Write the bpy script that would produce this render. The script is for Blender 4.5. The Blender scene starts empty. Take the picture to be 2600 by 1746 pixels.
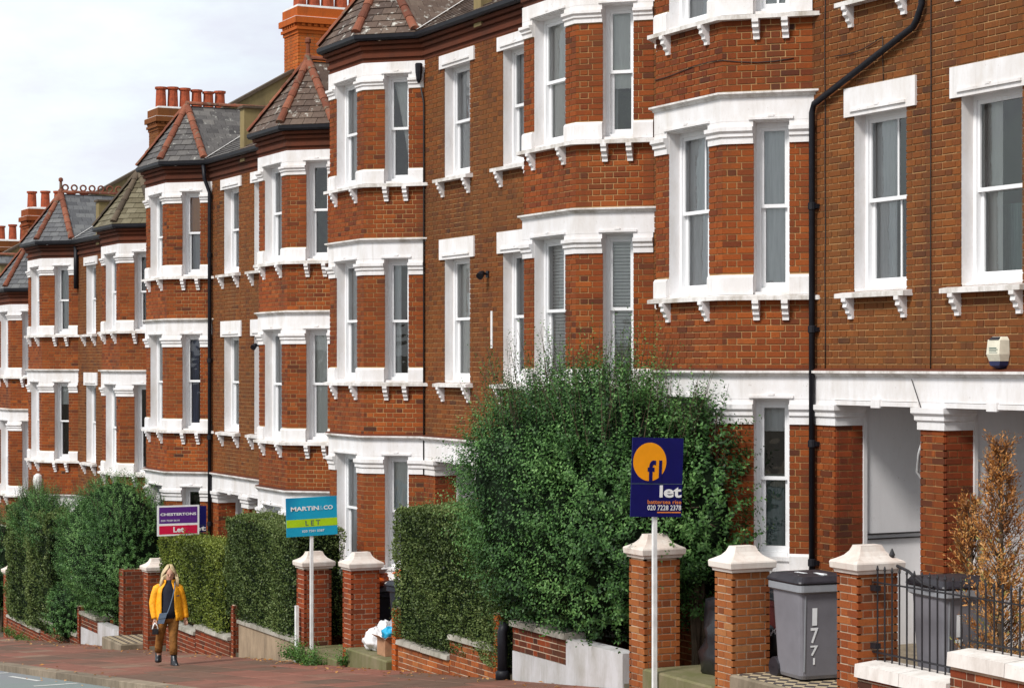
import bpy, math, random
import numpy as np
from mathutils import Matrix, Vector
random.seed(7); rng = np.random.default_rng(7)
R = math.radians
scene = bpy.context.scene
COL = scene.collection

# ------------------------------------------------------------------ camera, sky, sun, exposure
TH = R(26.2); CT, ST = math.cos(TH), math.sin(TH)
FPX, CXP, YHP = 5281.3, 1300.0, 924.2            # focal length, centre and horizon in photograph pixels
cam = bpy.data.cameras.new('camera'); camo = bpy.data.objects.new('camera', cam); COL.objects.link(camo)
cam.sensor_width = 36; cam.lens = 36 * FPX / 2600; cam.clip_start = 0.5; cam.clip_end = 3000
cam.shift_y = (YHP - 873) / 2600
camo.location = (0, 0, 0)
camo.rotation_euler = Vector((-CT, ST, 0)).to_track_quat('-Z', 'Y').to_euler()
scene.camera = camo

SUN_EL, SUN_AZ = 46, (0.42, -1.0)
sd = Vector((SUN_AZ[0], SUN_AZ[1], 0)).normalized() * math.cos(R(SUN_EL)) + Vector((0, 0, math.sin(R(SUN_EL))))
sun = bpy.data.lights.new('sun', 'SUN'); sun.energy = 2.9; sun.angle = R(13); sun.color = (1, .965, .92)
suno = bpy.data.objects.new('sun', sun); COL.objects.link(suno)
suno.rotation_euler = sd.to_track_quat('Z', 'Y').to_euler()

w = bpy.data.worlds.new('World'); scene.world = w; w.use_nodes = True
nt = w.node_tree; N = nt.nodes; L = nt.links; N.clear()
def nn(t, **k):
    n = N.new(t)
    for a, b in k.items(): setattr(n, a, b)
    return n
sky = nn('ShaderNodeTexSky', sky_type='NISHITA', sun_disc=False)
sky.sun_elevation = R(SUN_EL); sky.sun_rotation = math.atan2(SUN_AZ[0], SUN_AZ[1]); sky.air_density = 1.0; sky.dust_density = 1.5
tc = nn('ShaderNodeTexCoord'); mp = nn('ShaderNodeMapping'); mp.inputs['Scale'].default_value = (1.2, 1.2, 3.2); mp.inputs['Location'].default_value = (.35, .1, .0)
n1 = nn('ShaderNodeTexNoise'); n1.inputs['Scale'].default_value = 3.2; n1.inputs['Detail'].default_value = 7; n1.inputs['Roughness'].default_value = .55
r1 = nn('ShaderNodeValToRGB'); r1.color_ramp.elements[0].position = .36; r1.color_ramp.elements[1].position = .64
r1.color_ramp.elements[0].color = (.80, .80, .80, 1)
n2 = nn('ShaderNodeTexNoise'); n2.inputs['Scale'].default_value = 5.0; n2.inputs['Detail'].default_value = 6; n2.inputs['Roughness'].default_value = .6
r2 = nn('ShaderNodeValToRGB'); r2.color_ramp.elements[0].position = .38; r2.color_ramp.elements[1].position = .62
r2.color_ramp.elements[0].color = (7.0, 7.15, 7.9, 1); r2.color_ramp.elements[1].color = (8.3, 9.2, 9.1, 1)
mix = nn('ShaderNodeMix', data_type='RGBA'); bg = nn('ShaderNodeBackground'); bg.inputs['Strength'].default_value = .1
out = nn('ShaderNodeOutputWorld')
L.new(tc.outputs['Generated'], mp.inputs['Vector']); L.new(mp.outputs[0], n1.inputs['Vector']); L.new(mp.outputs[0], n2.inputs['Vector'])
L.new(n1.outputs['Fac'], r1.inputs[0]); L.new(n2.outputs['Fac'], r2.inputs[0])
L.new(r1.outputs[0], mix.inputs[0]); L.new(sky.outputs[0], mix.inputs[6]); L.new(r2.outputs[0], mix.inputs[7])
L.new(mix.outputs[2], bg.inputs[0]); L.new(bg.outputs[0], out.inputs[0])
vs = scene.view_settings; vs.view_transform = 'Standard'; vs.look = 'None'; vs.exposure = .34; vs.gamma = 1
scene.render.engine = 'CYCLES'; scene.cycles.use_denoising = True; scene.cycles.max_bounces = 6; scene.cycles.transparent_max_bounces = 8

# ------------------------------------------------------------------ materials
MATS = {}
class MB_:
    """tiny node helper"""
    def __init__(s, name):
        s.m = bpy.data.materials.new(name); s.m.use_nodes = True; s.t = s.m.node_tree; s.n = s.t.nodes; s.l = s.t.links
        s.b = s.n['Principled BSDF']; MATS[name] = s.m
    def add(s, t, **k):
        n = s.n.new(t)
        for a, b in k.items(): setattr(n, a, b)
        return n
    def pos(s): return s.add('ShaderNodeNewGeometry').outputs['Position']
    def noise(s, scale, detail=4, rough=.6, stretch=None):
        t = s.add('ShaderNodeTexNoise'); t.inputs['Scale'].default_value = scale; t.inputs['Detail'].default_value = detail; t.inputs['Roughness'].default_value = rough
        p = s.pos()
        if stretch:
            m = s.add('ShaderNodeMapping'); m.inputs['Scale'].default_value = stretch; s.l.new(p, m.inputs[0]); p = m.outputs[0]
        s.l.new(p, t.inputs['Vector']); return t.outputs['Fac']
    def ramp(s, fac, stops, interp='LINEAR'):
        r = s.add('ShaderNodeValToRGB'); cr = r.color_ramp; cr.interpolation = interp
        while len(cr.elements) < len(stops): cr.elements.new(.5)
        for e, (p, c) in zip(cr.elements, stops):
            e.position = p; e.color = (*c, 1) if len(c) == 3 else c
        s.l.new(fac, r.inputs[0]); return r.outputs[0]
    def mix(s, fac, a, b, mode='MIX'):
        m = s.add('ShaderNodeMix', data_type='RGBA', blend_type=mode)
        for sock, v in ((m.inputs[0], fac), (m.inputs[6], a), (m.inputs[7], b)):
            if hasattr(v, 'links'): s.l.new(v, sock)
            elif isinstance(v, (int, float)): sock.default_value = v
            else: sock.default_value = (*v, 1)
        return m.outputs[2]
    def attr(s, name='tone'):
        return s.add('ShaderNodeAttribute', attribute_name=name).outputs['Fac']
    def bump(s, fac, strength=.3, dist=.01):
        b = s.add('ShaderNodeBump'); b.inputs['Strength'].default_value = strength; b.inputs['Distance'].default_value = dist
        s.l.new(fac, b.inputs['Height']); s.l.new(b.outputs[0], s.b.inputs['Normal'])
    def col(s, c, rough=.8, metal=0, spec=.3):
        if hasattr(c, 'links'): s.l.new(c, s.b.inputs['Base Color'])
        else: s.b.inputs['Base Color'].default_value = (*c, 1)
        s.b.inputs['Roughness'].default_value = rough; s.b.inputs['Metallic'].default_value = metal
        s.b.inputs['Specular IOR Level'].default_value = spec
        return s.m
BW = [(0, (0, 0, 0)), (1, (1, 1, 1))]
def ramp01(m, fac, a, b): return m.ramp(fac, [(a, (0, 0, 0)), (b, (1, 1, 1))])

def brick_mat(name, stops, weather, wamt):
    m = MB_(name)
    c = m.ramp(m.attr(), stops)
    c = m.mix(.45, c, m.ramp(m.noise(60, 3), [(.3, (.55, .5, .5)), (.7, (1.25, 1.2, 1.15))]), 'MULTIPLY')
    wf = ramp01(m, m.noise(.9, 5, .65), .42, .72)
    wf2 = m.mix(1, wf, (wamt,) * 3, 'MULTIPLY')
    c = m.mix(wf2, c, weather)
    c = m.mix(.8, c, m.ramp(m.noise(.22, 3, .5), [(.3, (.66, .66, .70)), (.5, (.88, .88, .88)), (.7, (1.06, 1.02, .98))]), 'MULTIPLY')
    st = ramp01(m, m.noise(1.5, 6, .72, (1.5, 1.5, .30)), .50, .74)
    c = m.mix(m.mix(1, st, (.58,) * 3, 'MULTIPLY'), c, (.050, .026, .019))
    ef = ramp01(m, m.noise(3.4, 5, .7, (1.8, 1.8, .6)), .68, .80)
    c = m.mix(m.mix(1, ef, (.22,) * 3, 'MULTIPLY'), c, (.42, .30, .20))
    m.col(c, .88, spec=.2); m.bump(m.noise(90, 3), .25, .004)
    return m.m
brick_mat('brick_bay', [(0, (.070, .027, .017)), (.14, (.135, .034, .014)), (.32, (.21, .047, .013)), (.55, (.265, .062, .014)), (.8, (.32, .078, .015)), (1, (.37, .105, .027))], (.165, .052, .017), .55)
brick_mat('brick_flat', [(0, (.085, .036, .019)), (.2, (.145, .047, .017)), (.45, (.19, .061, .017)), (.75, (.225, .073, .018)), (1, (.265, .095, .028))], (.16, .065, .020), .7)
brick_mat('brick_pillar', [(0, (.15, .045, .02)), (.25, (.28, .065, .017)), (.55, (.38, .105, .026)), (.8, (.40, .13, .036)), (1, (.44, .19, .07))], (.26, .12, .045), .5)
brick_mat('brick_red', [(0, (.08, .030, .018)), (.25, (.21, .042, .015)), (.6, (.31, .058, .016)), (1, (.37, .09, .026))], (.15, .05, .02), .5)
brick_mat('brick_orange', [(0, (.34, .075, .014)), (.5, (.44, .10, .016)), (1, (.48, .15, .035))], (.34, .09, .02), .35)
brick_mat('brick_frieze', [(0, (.10, .030, .017)), (1, (.15, .042, .018))], (.05, .022, .014), .85)
m = MB_('mortar'); m.col(m.mix(ramp01(m, m.noise(2.2, 5), .35, .7), (.46, .27, .12), (.28, .15, .065)), .95)
m = MB_('mortar_grey'); m.col(m.mix(ramp01(m, m.noise(3, 5), .35, .7), (.55, .42, .30), (.34, .24, .16)), .95)

def paint_mat(name, base, dirt, lo, hi, amt, rough=.6):
    m = MB_(name)
    f = ramp01(m, m.noise(2.4, 6, .7, (1.3, 1.3, .5)), lo, hi)
    c = m.mix(m.mix(1, f, (amt,) * 3, 'MULTIPLY'), base, dirt)
    c = m.mix(.75, c, m.ramp(m.noise(.3, 3, .5), [(.32, (.86, .86, .87)), (.6, (1, 1, 1))]), 'MULTIPLY')
    f3 = ramp01(m, m.noise(1.0, 5, .7, (9, 9, .55)), .56, .74)
    c = m.mix(m.mix(1, f3, (amt * .55,) * 3, 'MULTIPLY'), c, tuple(x * .72 for x in dirt))
    f2 = ramp01(m, m.noise(22, 5, .78), .62, .70)
    c = m.mix(m.mix(1, f2, (.12 + amt * .5,) * 3, 'MULTIPLY'), c, (.26, .21, .16))
    m.col(c, rough, spec=.3); m.bump(m.noise(35, 4), .12, .004)
    return m.m
paint_mat('white_paint', (.80, .78, .785), (.54, .48, .42), .40, .76, .68)
paint_mat('sill_paint', (.75, .72, .70), (.32, .27, .21), .44, .66, .8)
paint_mat('sash_paint', (.80, .80, .81), (.64, .62, .6), .5, .85, .4, .4)
paint_mat('cap_paint', (.72, .66, .60), (.50, .36, .29), .40, .68, .7, .8)
paint_mat('coping_paint', (.74, .70, .66), (.42, .36, .31), .42, .7, .7, .8)
paint_mat('coping_stone', (.42, .39, .34), (.16, .15, .11), .38, .66, .9, .9)
paint_mat('render_white', (.54, .53, .54), (.30, .28, .24), .40, .72, .8, .8)
paint_mat('render_tan', (.36, .27, .18), (.16, .12, .08), .38, .68, .9, .9)
paint_mat('render_olive', (.25, .19, .085), (.12, .09, .05), .4, .7, .7, .9)
paint_mat('plaster_grey', (.80, .785, .79), (.66, .64, .64), .4, .75, .5, .7)
paint_mat('concrete', (.26, .21, .15), (.12, .10, .065), .38, .66, .9, .9)
paint_mat('concrete_moss', (.20, .17, .10), (.12, .12, .045), .36, .62, .9, .95)

def simple(name, c, rough=.5, metal=0, spec=.4, var=.15, scale=8, bump=0):
    m = MB_(name)
    k = m.ramp(m.noise(scale, 4), [(.3, tuple(x * (1 - var) for x in c)), (.7, tuple(min(1, x * (1 + var)) for x in c))])
    m.col(k, rough, metal, spec)
    if bump: m.bump(m.noise(bump, 4, .6), .9, .02)
    return m.m
simple('black_plastic', (.010, .010, .014), .5, spec=.25, var=.3)
simple('black_iron', (.012, .011, .014), .5, spec=.5, var=.3)
simple('lead', (.62, .60, .58), .6)
simple('soffit_dark', (.05, .03, .022), .9)
simple('terracotta_pot', (.29, .055, .018), .8, var=.4)
simple('pole_white', (.74, .74, .73), .5)
simple('board_purple', (.095, .018, .20), .45, var=.05)
simple('board_crimson', (.62, .006, .055), .45, var=.05)
simple('board_white', (.82, .82, .82), .45, var=.03)
simple('board_navy', (.007, .007, .095), .4, spec=.2, var=.1)
simple('board_orange', (.85, .31, .002), .45, var=.05)
simple('board_lime', (.40, .62, .012), .45, var=.05)
simple('print_grey', (.10, .16, .14), .5)
simple('print_orange', (.75, .22, .04), .5)
simple('print_pale_blue', (.20, .55, .75), .5)
m = MB_('board_blue'); sx = m.add('ShaderNodeSeparateXYZ'); m.l.new(m.pos(), sx.inputs[0]); m.col(m.ramp(m.noise(1.1, 1), [(.35, (.008, .17, .36)), (.65, (.012, .34, .53))]), .4)
simple('bin_grey', (.175, .170, .19), .5, spec=.4, var=.12, scale=3)
simple('bin_rim', (.25, .26, .28), .5, var=.1)
simple('bin_lid', (.022, .020, .026), .45, var=.3)
simple('bin_black', (.012, .014, .022), .38, var=.3)
simple('bin_red', (.20, .013, .006), .5, var=.3)
simple('number_white', (.80, .82, .84), .5, var=.05)
simple('bag_white', (.74, .72, .73), .4, var=.08)
simple('bag_grey', (.30, .29, .31), .35, var=.3)
simple('bag_blue', (.02, .33, .55), .35, var=.2)
simple('bag_orange', (.62, .11, .015), .4, var=.25)
simple('cardboard', (.36, .19, .105), .85, var=.2)
simple('tarp_black', (.012, .012, .015), .35, spec=.5, var=.4)
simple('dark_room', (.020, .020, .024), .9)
simple('door_blue', (.035, .045, .085), .4)
simple('cable_black', (.02, .016, .015), .6)
simple('cable_white', (.6, .6, .6), .6)
simple('alarm_body', (.66, .62, .50), .5)
simple('alarm_blue', (.02, .025, .08), .5)
simple('skin', (.52, .29, .20), .55, var=.08)
simple('hair_blond', (.50, .38, .22), .55, var=.35, scale=60)
simple('jacket_yellow', (.86, .36, .008), .6, var=.16, scale=14, bump=14)
simple('jumper_black', (.010, .012, .024), .85, var=.3)
simple('trousers_brown', (.215, .088, .016), .85, var=.3, scale=12, bump=16)
simple('boot_black', (.012, .013, .018), .35, spec=.5)
simple('bag_slate', (.10, .14, .20), .6)
simple('camera_black', (.015, .015, .018), .4)
simple('lip', (.35, .09, .08), .5); simple('eye_dark', (.03, .02, .02), .3)

m = MB_('glass'); m.n.remove(m.b)
o_ = m.n['Material Output']; tr = m.add('ShaderNodeBsdfTransparent'); tr.inputs[0].default_value = (.97, .985, .99, 1)
gl = m.add('ShaderNodeBsdfGlossy'); gl.inputs['Roughness'].default_value = .02
fr = m.add('ShaderNodeFresnel'); fr.inputs[0].default_value = 1.95; bp = m.add('ShaderNodeBump'); bp.inputs['Strength'].default_value = .3; bp.inputs['Distance'].default_value = .02
m.l.new(m.noise(2.5, 2), bp.inputs['Height']); m.l.new(bp.outputs[0], gl.inputs['Normal'])
ms = m.add('ShaderNodeMixShader'); m.l.new(fr.outputs[0], ms.inputs[0]); m.l.new(tr.outputs[0], ms.inputs[1]); m.l.new(gl.outputs[0], ms.inputs[2]); m.l.new(ms.outputs[0], o_.inputs[0])

def cloth_mat(name, a, b):
    m = MB_(name); m.col(m.ramp(m.noise(5, 4, .6, (6, 6, .5)), [(.3, a), (.7, b)]), .95, spec=.1)
cloth_mat('net_curtain', (.70, .72, .73), (.88, .89, .90)); cloth_mat('net_pale', (.84, .84, .80), (.92, .92, .88)); cloth_mat('net_grey', (.42, .43, .45), (.64, .65, .66))
cloth_mat('blind_white', (.80, .80, .77), (.86, .86, .84)); cloth_mat('blind_brown', (.58, .22, .008), (.68, .27, .012))
cloth_mat('curtain_blue', (.30, .46, .62), (.46, .62, .78)); cloth_mat('curtain_navy', (.05, .07, .16), (.12, .16, .30)); cloth_mat('curtain_teal', (.09, .15, .15), (.22, .30, .29))
cloth_mat('frame_maroon', (.10, .012, .02), (.14, .02, .03))

def slate_mat(name, stops, lichen, lam, rough=.75):
    m = MB_(name); c = m.ramp(m.attr(), stops)
    c = m.mix(.5, c, m.ramp(m.noise(18, 4), [(.3, (.6, .6, .6)), (.7, (1.25, 1.25, 1.25))]), 'MULTIPLY')
    f = ramp01(m, m.noise(7, 5, .65), 1 - lam - .06, 1 - lam + .05)
    c = m.mix(f, c, lichen); m.col(c, rough, spec=.25); m.bump(m.noise(40, 4), .3, .006); return m.m
slate_mat('slate_grey', [(0, (.055, .050, .050)), (.5, (.095, .087, .084)), (1, (.15, .138, .128))], (.33, .32, .29), .34)
slate_mat('slate_dark', [(0, (.075, .075, .080)), (.5, (.11, .11, .115)), (1, (.15, .15, .15))], (.26, .25, .22), .20)
slate_mat('slate_brown', [(0, (.065, .043, .034)), (.5, (.10, .066, .050)), (1, (.135, .095, .072))], (.50, .48, .43), .36)
slate_mat('slate_olive', [(0, (.085, .068, .040)), (.5, (.135, .115, .070)), (1, (.19, .165, .11))], (.25, .22, .14), .28)
slate_mat('hip_red', [(0, (.12, .042, .026)), (.5, (.185, .060, .034)), (1, (.245, .088, .050))], (.15, .12, .085), .38, .9)
slate_mat('hip_dark', [(0, (.06, .045, .032)), (.5, (.09, .065, .045)), (1, (.12, .09, .06))], (.16, .13, .08), .3, .85)

def leaf_mat(name, stops):
    m = MB_(name); c = m.ramp(m.attr(), stops); m.col(c, .5, spec=.28)
    t = m.add('ShaderNodeBsdfTranslucent'); m.l.new(c, t.inputs[0]); mx = m.add('ShaderNodeMixShader'); mx.inputs[0].default_value = .22
    m.l.new(m.b.outputs[0], mx.inputs[1]); m.l.new(t.outputs[0], mx.inputs[2]); m.l.new(mx.outputs[0], m.n['Material Output'].inputs[0])
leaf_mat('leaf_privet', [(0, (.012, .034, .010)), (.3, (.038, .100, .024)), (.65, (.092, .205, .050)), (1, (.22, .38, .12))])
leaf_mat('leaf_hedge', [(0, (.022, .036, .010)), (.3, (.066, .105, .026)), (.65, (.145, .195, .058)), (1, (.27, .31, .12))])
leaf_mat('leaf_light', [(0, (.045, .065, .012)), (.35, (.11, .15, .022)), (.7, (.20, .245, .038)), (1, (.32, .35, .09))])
leaf_mat('leaf_brown', [(0, (.12, .050, .02)), (.3, (.32, .125, .035)), (.65, (.55, .25, .065)), (.9, (.68, .40, .16)), (1, (.30, .30, .09))])
leaf_mat('leaf_red', [(0, (.03, .018, .012)), (.5, (.085, .036, .024)), (1, (.08, .11, .04))])
leaf_mat('leaf_weed', [(0, (.025, .055, .012)), (.5, (.06, .14, .026)), (1, (.13, .25, .05))])
simple('bark', (.10, .07, .045), .9, var=.3); simple('hedge_core', (.008, .014, .007), 1, spec=.05)  # hedge_core is near black: the shade inside the foliage, put into colour

m = MB_('asphalt'); m.col(m.mix(ramp01(m, m.noise(.7, 5), .4, .7), (.175, .205, .195), (.20, .195, .215)), .85); m.bump(m.noise(120, 3), .4, .006)
m = MB_('paving'); c = m.ramp(m.attr(), [(0, (.135, .080, .055)), (.3, (.19, .085, .058)), (.6, (.235, .092, .064)), (.85, (.20, .115, .078)), (1, (.26, .19, .14))])
c = m.mix(.75, c, m.ramp(m.noise(2.2, 6, .7), [(.3, (.6, .58, .55)), (.7, (1.2, 1.15, 1.15))]), 'MULTIPLY'); m.col(c, .8); m.bump(m.noise(60, 4), .3, .006)
m = MB_('kerb_stone'); c = m.ramp(m.attr(), [(0, (.16, .125, .09)), (1, (.28, .22, .16))]); c = m.mix(.7, c, m.ramp(m.noise(6, 5), [(.3, (.6, .6, .55)), (.7, (1.2, 1.2, 1.2))]), 'MULTIPLY'); m.col(c, .85)
simple('road_paint', (.55, .55, .52), .7, var=.3, scale=20)
m = MB_('earth'); m.col(m.ramp(m.noise(1.5, 6), [(.3, (.05, .042, .028)), (.7, (.11, .09, .06))]), .95)
m = MB_('checker_tile'); ch = m.add('ShaderNodeTexChecker'); ch.inputs['Scale'].default_value = 9; ch.inputs[1].default_value = (.42, .34, .22, 1); ch.inputs[2].default_value = (.06, .05, .05, 1)
mp_ = m.add('ShaderNodeMapping'); mp_.inputs['Rotation'].default_value = (0, 0, R(45)); mp_.inputs['Scale'].default_value = (1, 1, .01); m.l.new(m.pos(), mp_.inputs[0]); m.l.new(mp_.outputs[0], ch.inputs[0]); m.col(ch.outputs[0], .6)

# ------------------------------------------------------------------ mesh helpers
IDN = Matrix.Identity(4)
def attach(o, parent):
    COL.objects.link(o)
    if parent is not None:
        o.parent = parent
        if parent.type == 'EMPTY': o.matrix_parent_inverse = Matrix.Translation(-Vector(parent.location))
    return o
class MB:
    def __init__(s): s.v = []; s.f = []; s.t = []
    def face(s, pts, tone=.5):
        i = len(s.v); s.v += [tuple(p) for p in pts]; s.f.append(tuple(range(i, i + len(pts)))); s.t.append(tone)
    def hexa(s, p, tone=.5, skip=()):
        """p: 8 points, bottom ring 0-3 then top ring 4-7"""
        i = len(s.v); s.v += [tuple(q) for q in p]
        for k, f in enumerate(((0, 3, 2, 1), (4, 5, 6, 7), (0, 1, 5, 4), (1, 2, 6, 5), (2, 3, 7, 6), (3, 0, 4, 7))):
            if k not in skip: s.f.append(tuple(i + j for j in f)); s.t.append(tone)
    def box(s, x0, x1, y0, y1, z0, z1, tone=.5):
        s.hexa([(x0, y0, z0), (x1, y0, z0), (x1, y1, z0), (x0, y1, z0), (x0, y0, z1), (x1, y0, z1), (x1, y1, z1), (x0, y1, z1)], tone)
    def wedge(s, x0, x1, y0, y1, zb, zt, tone=.5):
        """box along X whose bottom/top z are functions of x"""
        s.hexa([(x0, y0, zb(x0)), (x1, y0, zb(x1)), (x1, y1, zb(x1)), (x0, y1, zb(x0)), (x0, y0, zt(x0)), (x1, y0, zt(x1)), (x1, y1, zt(x1)), (x0, y1, zt(x0))], tone)
    def rings(s, rings, cap0=True, cap1=True, tone=.5, closed=True):
        i0 = len(s.v); n = len(rings[0])
        for r in rings: s.v += [tuple(p) for p in r]
        for k in range(len(rings) - 1):
            for j in range(n if closed else n - 1):
                a = i0 + k * n + j; b = i0 + k * n + (j + 1) % n
                s.f.append((a, b, b + n, a + n)); s.t.append(tone)
        if cap0: s.f.append(tuple(i0 + j for j in reversed(range(n)))); s.t.append(tone)
        if cap1: s.f.append(tuple(i0 + (len(rings) - 1) * n + j for j in range(n))); s.t.append(tone)
    def tube(s, path, r, n=8, tone=.5):
        path = [Vector(p) for p in path]; rr = r if isinstance(r, (list, tuple)) else [r] * len(path); rings = []; up = None
        for i, p in enumerate(path):
            d = (path[min(i + 1, len(path) - 1)] - path[max(i - 1, 0)]).normalized()
            a = d.cross(Vector((0, 0, 1)) if abs(d.z) < .95 else Vector((0, 1, 0))).normalized()
            if up is not None:
                a = (up - d * up.dot(d)).normalized()
            up = a; b = d.cross(a)
            rings.append([p + (a * math.cos(2 * math.pi * k / n) + b * math.sin(2 * math.pi * k / n)) * rr[i] for k in range(n)])
        s.rings(rings, tone=tone)
    def lathe(s, c, prof, n=12, tone=.5):
        s.rings([[(c[0] + r * math.cos(2 * math.pi * k / n), c[1] + r * math.sin(2 * math.pi * k / n), c[2] + z) for k in range(n)] for r, z in prof], tone=tone)
    def prism(s, poly, vec, tone=.5):
        """extrude polygon of 3-D points along vec"""
        v = Vector(vec); s.rings([[Vector(p) for p in poly], [Vector(p) + v for p in poly]], tone=tone)
    def build(s, name, mat, parent=None, smooth=False, loc=None):
        me = bpy.data.meshes.new(name); me.from_pydata(s.v, [], s.f); me.validate()
        if len(me.polygons) == len(s.t):
            a = me.attributes.new('tone', 'FLOAT', 'FACE'); a.data.foreach_set('value', s.t)
        me.materials.append(MATS[mat])
        if smooth: me.polygons.foreach_set('use_smooth', [True] * len(me.polygons))
        me.update(); o = bpy.data.objects.new(name, me)
        return attach(o, parent)
def tag(o, label, cat, group=None, kind=None):
    if label: o['label'] = label
    if cat: o['category'] = cat
    if group: o['group'] = group
    if kind or cat: o['kind'] = kind or 'thing'
    return o
def thing(name, loc, label, cat, group=None):
    o = bpy.data.objects.new(name, None); o.location = loc; o.empty_display_size = .2; COL.objects.link(o)
    return tag(o, label, cat, group)
def np_mesh(name, v, f, tone, mat, parent=None, kind=None):
    """v (n,3), f (m,4) quads"""
    me = bpy.data.meshes.new(name); n, mm = len(v), len(f)
    me.vertices.add(n); me.vertices.foreach_set('co', np.asarray(v, np.float32).ravel())
    me.loops.add(mm * 4); me.loops.foreach_set('vertex_index', np.asarray(f, np.int32).ravel())
    me.polygons.add(mm); me.polygons.foreach_set('loop_start', np.arange(mm, dtype=np.int32) * 4)
    me.update(calc_edges=True); a = me.attributes.new('tone', 'FLOAT', 'FACE'); a.data.foreach_set('value', np.asarray(tone, np.float32))
    me.materials.append(MATS[mat]); o = bpy.data.objects.new(name, me)
    if kind: o['kind'] = kind
    return attach(o, parent)

class Face:
    """vertical plane: o + u*dir, depth d inwards"""
    def __init__(s, a, b):
        s.a = Vector((a[0], a[1])); d = Vector((b[0] - a[0], b[1] - a[1])); s.len = d.length; s.d = d.normalized(); s.n = Vector((-s.d.y, s.d.x))
    def p(s, u, dd, z): q = s.a + s.d * u + s.n * dd; return (q.x, q.y, z)
    def box(s, mb, u0, u1, d0, d1, z0, z1, tone=.5, skip=()):
        mb.hexa([s.p(u0, d0, z0), s.p(u1, d0, z0), s.p(u1, d1, z0), s.p(u0, d1, z0), s.p(u0, d0, z1), s.p(u1, d0, z1), s.p(u1, d1, z1), s.p(u0, d1, z1)], tone, skip)
    def mat(s, u, dd, z):
        x, y, zz = s.p(u, dd, z)
        return Matrix(((s.d.x, s.n.x, 0, x), (s.d.y, s.n.y, 0, y), (0, 0, 1, zz), (0, 0, 0, 1)))

def offset_path(path, off):
    out = []
    P = [Vector(p) for p in path]; nrm = []
    for a, b in zip(P[:-1], P[1:]):
        d = (b - a).normalized(); nrm.append(Vector((d.y, -d.x)))      # outward (towards the road)
    for i, p in enumerate(P):
        if i == 0: q = p + nrm[0] * off
        elif i == len(P) - 1: q = p + nrm[-1] * off
        else:
            m_ = (nrm[i - 1] + nrm[i]).normalized(); q = p + m_ * (off / max(.3, m_.dot(nrm[i])))
        out.append(q)
    return out
def sweep(mb, path, prof, tone=.5):
    """prof: closed polygon of (outward offset, z)"""
    cols = [offset_path(path, o) for o, z in prof]
    rings = [[(cols[j][i].x, cols[j][i].y, prof[j][1]) for j in range(len(prof))] for i in range(len(path))]
    mb.rings(rings, tone=tone)
def sub_path(path, s0, s1):
    P = [Vector(p) for p in path]; out = []; acc = 0
    for a, b in zip(P[:-1], P[1:]):
        l = (b - a).length
        if s0 < acc + l and s1 > acc:
            q0 = a + (b - a) * max(0, (s0 - acc) / l); q1 = a + (b - a) * min(1, (s1 - acc) / l)
            if not out: out.append(q0)
            out.append(q1)
        acc += l
    return out
def px(p):
    u = -p[0]; z = u * CT + p[1] * ST
    return CXP + FPX * (-u * ST + p[1] * CT) / z, YHP - FPX * p[2] / z, FPX / z

# ------------------------------------------------------------------ bricks
SL, HL, MJ, CO = .213, .1005, .013, .075
BRICK_MESH = {}
def brick_mesh(wd, ti, mat):
    key = (wd, ti, mat)
    if key not in BRICK_MESH:
        mb = MB(); c = .004; h = CO - MJ; t = ti / 11
        fr = [(c, 0, c), (wd - c, 0, c), (wd - c, 0, h - c), (c, 0, h - c)]; md = [(0, c, 0), (wd, c, 0), (wd, c, h), (0, c, h)]; bk = [(0, .03, 0), (wd, .03, 0), (wd, .03, h), (0, .03, h)]
        mb.rings([bk, md, fr], cap0=False, tone=t)
        me = bpy.data.meshes.new('brick'); me.from_pydata(mb.v, [], mb.f); a = me.attributes.new('tone', 'FLOAT', 'FACE'); a.data.foreach_set('value', [t] * len(mb.f))
        me.materials.append(MATS[mat]); BRICK_MESH[key] = me
    return BRICK_MESH[key]
def lay(face, rects, zbase, bricks, mortar, mat, proud=.008, bias=0.0, ext=0.0):
    """rects (u0,u1,z0,z1): adds mortar quads to the MB `mortar` and brick records to `bricks`"""
    for (u0, u1, z0, z1) in rects:
        if u1 - u0 < .02 or z1 - z0 < .02: continue
        face.box(mortar, u0, u1, 0, .03, z0, z1)
        k0 = math.floor((z0 - zbase) / CO); k1 = math.ceil((z1 - zbase) / CO)
        for k in range(k0, k1):
            b0 = max(zbase + k * CO + MJ / 2, z0); b1 = min(zbase + (k + 1) * CO - MJ / 2, z1)
            if b1 - b0 < .02: continue
            P = SL + HL + 2 * MJ; u = math.floor((u0 - 1) / P) * P + (k % 2) * (SL + HL + 2 * MJ) / 2; i = 0; row = []
            while u < u1:
                wd = SL if i % 2 == 0 else HL
                a, b = max(u, u0), min(u + wd, u1)
                if b - a > .035: row.append([a, b, wd, i])
                u += wd + MJ; i += 1
            if row: row[0][0] = u0 - ext; row[-1][1] = u1 + ext
            for a, b, wd, i in row:
                if True:
                    t = .5 + random.gauss(0, .17) + bias
                    if random.random() < .035: t *= .3
                    if i % 2 and random.random() < .14: t *= .55
                    bricks.append((face, a, b, b0, b1, -proud - random.random() * .003, min(1, max(0, t)), mat, abs(b - a - wd) < 1e-6 and b1 - b0 > CO - MJ - 1e-4))
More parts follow.
